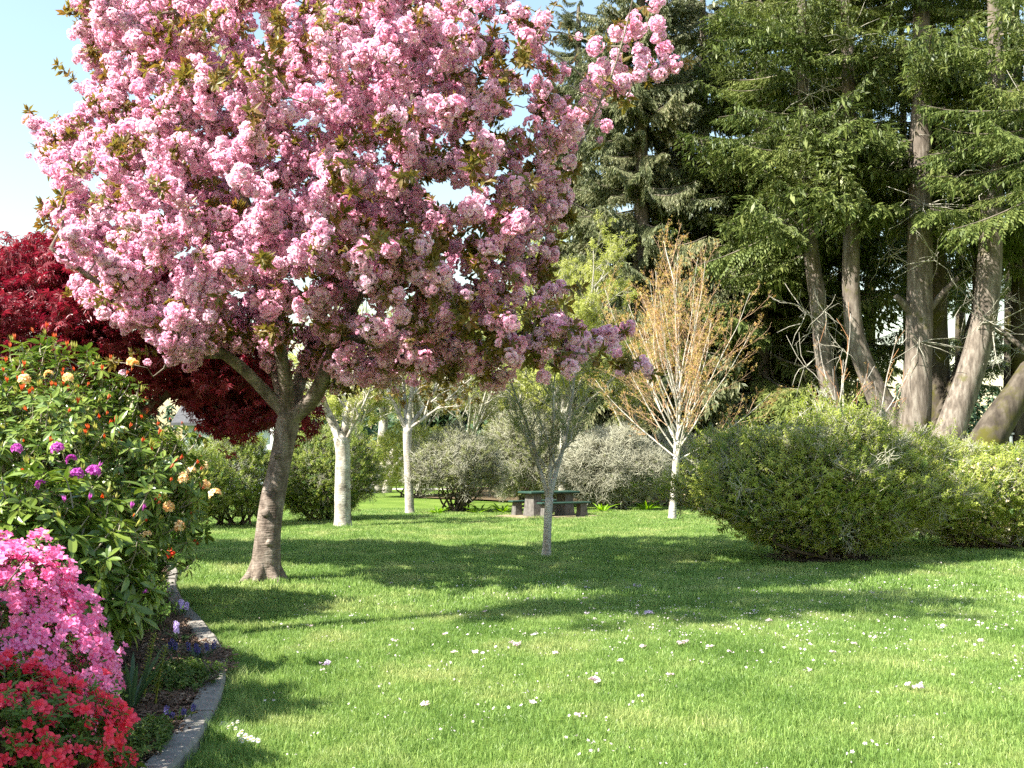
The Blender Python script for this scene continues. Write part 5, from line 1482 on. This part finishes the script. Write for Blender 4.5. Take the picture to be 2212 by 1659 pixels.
for kx in (.28, .72):
    xx = hx0 + (hx1 - hx0) * kx
    mb = MB(); mb.box((xx, HY - .03, 1.7), (1.0, .08, 1.2)); w_ = part('window', mb.mesh('window', M['white_paint']), hs)
    mb = MB(); mb.box((xx, HY - .05, 1.7), (.84, .06, 1.04)); pn = part('pane', mb.mesh('pane', M['pane'])); pn.parent = w_; pn.matrix_parent_inverse = Matrix.Translation(-Vector(hs.location))
for xx in (hx1 - .15, hx1 - 2.0):
    mb = MB(); mb.box((xx, HY - .35, 1.6), (.14, .14, 3.2)); part('porch_post', mb.mesh('porch_post', M['white_paint']), hs)

# thin pole at the right edge
pp = at(2186, 1000, 30); pl = thing('pole', 'thin dark grey pole at the right picture edge', 'pole', (pp[0], 30, 0))
part('shaft', tube_mesh('shaft', [(np.array([(pp[0], 30, -.1), (pp[0], 30, 1.3), (pp[0], 30, 2.35)]), np.array([.05, .048, .045]))], M['pole'], 10), pl)
mb = MB(); mb.box((pp[0], 30, 2.38), (.14, .14, .05)); part('cap', mb.mesh('cap', M['pole']), pl)

# ================================================================== SMALL THINGS ON THE LAWN
def daisy(base, h, s, lab, grp, rnd):
    t = thing('daisy', lab, 'daisy', base, grp)
    part('stem', tube_mesh('stem', [(np.array([base, (base[0] + .004, base[1], base[2] + h)]), np.array([.0022, .0018]))], M['sword'], 4), t)
    mb = MB(); c = (base[0] + .004, base[1], base[2] + h); tl = rotm((rnd.uniform(-.3, .2), -.75, .7))
    for j in range(13):
        a = 6.283 * j / 13; place_leaf(mb, c, tl @ Vector((math.cos(a), math.sin(a), .25)), s, s * .42, seg=2, droop=.1)
    part('petals', mb.mesh('petals', M['white_petal']), t)
    mb = MB(); n_ = 8
    for i in range(n_):
        a0 = 6.283 * i / n_; a1 = 6.283 * (i + 1) / n_
        mb.face([Vector(c) + tl @ Vector(q_) for q_ in ((math.cos(a0) * s * .3, math.sin(a0) * s * .3, .003), (math.cos(a1) * s * .3, math.sin(a1) * s * .3, .003), (0, 0, .007))])
    part('flower_centre', mb.mesh('flower_centre', M['yellow']), t)
ORD = ['first', 'second', 'third', 'fourth', 'fifth', 'sixth', 'seventh', 'eighth', 'ninth', 'tenth', 'eleventh', 'twelfth', 'thirteenth', 'fourteenth', 'fifteenth', 'sixteenth', 'seventeenth', 'eighteenth', 'nineteenth', 'twentieth'] + ['twenty-' + q_ for q_ in ('first', 'second', 'third', 'fourth', 'fifth', 'sixth', 'seventh', 'eighth', 'ninth')] + ['thirtieth', 'thirty-first']
def nth(lst, k):
    r_ = sorted(range(len(lst)), key=lambda i_: lst[i_][0]).index(k); return ORD[r_]
rd = random.Random(9)
DAISY = [(492, 1592), (500, 1588), (507, 1598), (514, 1610), (520, 1604), (517, 1617), (528, 1612), (534, 1621), (540, 1612), (545, 1622), (553, 1619), (556, 1625), (522, 1626), (511, 1580)]
for k, (dx, dy) in enumerate(DAISY):
    x, y, z = G(dx, dy); daisy((x, y, 0), rd.uniform(.045, .065), rd.uniform(.014, .020), 'white daisy near the kerb, %s from the left in its cluster' % nth(DAISY, k), 'daisies clustered near the kerb', rd)
x, y, z = G(498, 1592)
mbf = bpy.data.meshes.new('puffball')
import bmesh
bm = bmesh.new(); bmesh.ops.create_icosphere(bm, subdivisions=3, radius=.026)
for v in bm.verts: v.co *= 1 + .10 * math.sin(v.co.x * 300) * math.sin(v.co.y * 260 + 1) ; v.co.z *= .92
bm.to_mesh(mbf); bm.free(); mbf.materials.append(M['fluff'])
x, y, z = G(482, 1580)
o = part('puffball', mbf); o.location = (x, y, .035); tag(o, 'small round pale grey puffball left of the daisies', 'mushroom')

# fallen blossom: large clumps one by one, loose petals as one scatter
PROTO['fallen'] = []
def fallen_protos(mat, nv, n, spread):
    out = []
    for k in range(nv):
        rnd = random.Random(1500 + k + n); mb = MB()
        for i in range(n):
            c = Vector((rnd.gauss(0, spread), rnd.gauss(0, spread), rnd.uniform(.0, .02)))
            ax = (sph(rnd, .1) + Vector((0, 0, .8))).normalized()
            flower5(mb, c, ax, rnd.uniform(.014, .022), rnd, np_=7, cup=.9)
        out.append(mb.mesh('fallen_%s_%d' % (mat.name, k), mat))
    return out
FC = fallen_protos(M['fallen'], 4, 6, .022); FM = fallen_protos(M['fallen_mauve'], 3, 6, .022)
clumps = [(1033, 1422, 'pink'), (1115, 1405, 'big'), (1200, 1423, ''), (1472, 1402, 'big'), (1290, 1485, 'big'), (1985, 1498, 'big'), (845, 1266, ''), (1048, 1330, ''), (1150, 1382, ''), (1390, 1408, ''), (1535, 1408, ''), (922, 1535, ''), (1580, 1420, ''), (1890, 1388, ''), (1848, 1402, ''), (2122, 1395, ''), (2170, 1360, ''), (2040, 1362, ''), (1340, 1440, ''), (1445, 1470, ''), (960, 1380, ''), (850, 1395, ''), (1800, 1420, ''), (1660, 1350, ''), (1745, 1460, ''), (672, 1362, ''), (1250, 1560, ''), (1150, 1530, ''), (980, 1420, ''), (2210, 1300, 'big')]
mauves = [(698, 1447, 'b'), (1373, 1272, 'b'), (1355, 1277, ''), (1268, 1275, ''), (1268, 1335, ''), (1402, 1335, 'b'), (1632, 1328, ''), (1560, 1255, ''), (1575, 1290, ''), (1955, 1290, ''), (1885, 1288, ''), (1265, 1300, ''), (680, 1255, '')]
rl = random.Random(19)
for k, (dx, dy, ty) in enumerate(clumps):
    x, y, z = G(dx, dy); o = part('fallen_blossom', FC[k % 4]); o.location = (x, y, .035 + float(lawn_z(x, y))); s_ = {'': .8, 'pink': 1.2, 'big': 1.5}[ty]
    o.scale = (s_ * rl.uniform(.8, 1.1), s_ * rl.uniform(.8, 1.1), s_ * .8); o.rotation_euler = (0, 0, rl.uniform(0, 6.28))
    tag(o, ('large' if ty else 'small') + ' pale fallen blossom clump on the grass, %s from the left' % nth(clumps, k), 'blossom', 'fallen blossom clumps in the sun')
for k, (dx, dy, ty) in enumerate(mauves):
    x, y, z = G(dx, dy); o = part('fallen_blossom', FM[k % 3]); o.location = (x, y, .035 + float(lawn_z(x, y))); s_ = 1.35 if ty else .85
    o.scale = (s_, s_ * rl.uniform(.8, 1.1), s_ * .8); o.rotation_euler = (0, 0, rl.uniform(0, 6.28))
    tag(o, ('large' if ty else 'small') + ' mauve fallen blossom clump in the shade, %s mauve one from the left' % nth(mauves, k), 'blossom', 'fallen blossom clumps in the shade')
mbp = []
for k in range(4):
    rnd = random.Random(1700 + k); mb = MB()
    for i in range(3):
        flower5(mb, (rnd.gauss(0, .05), rnd.gauss(0, .05), 0), (sph(rnd, .2) + Vector((0, 0, .6))).normalized(), rnd.uniform(.006, .012), rnd, np_=5, cup=.5)
    mbp.append(mb.mesh('petal_%d' % k, M['fallen']))
pr = np.random.default_rng(55); pts = []
while len(pts) < 1500:
    y = math.sqrt(pr.uniform(5.0 ** 2, 20 ** 2)); x = pr.uniform(-.3, .58) * y
    if not lawn_ok(np.array(x), np.array(y)): continue
    dens = math.exp(-((y - 11.0) / 3.2) ** 2) * (1 / (1 + math.exp(-(x + .6) * 1.3))) + .05
    dens *= .5 + .9 * (math.sin(x * 1.3 + 2) * math.sin(y * 1.1) > -.1)
    if pr.random() > dens: continue
    pts.append((x, y, .034 + float(lawn_z(x, y))))
pts = np.array(pts); n = len(pts)
o = scatter('fallen_petals', 'petal', mbp, pts, np.stack([pr.normal(0, .2, n), pr.normal(0, .2, n), pr.uniform(0, 6.28, n)], 1), pr.uniform(.5, 1.25, n))
tag(o, 'loose white and pink petals sprinkled over the lawn', 'petals', kind='stuff')
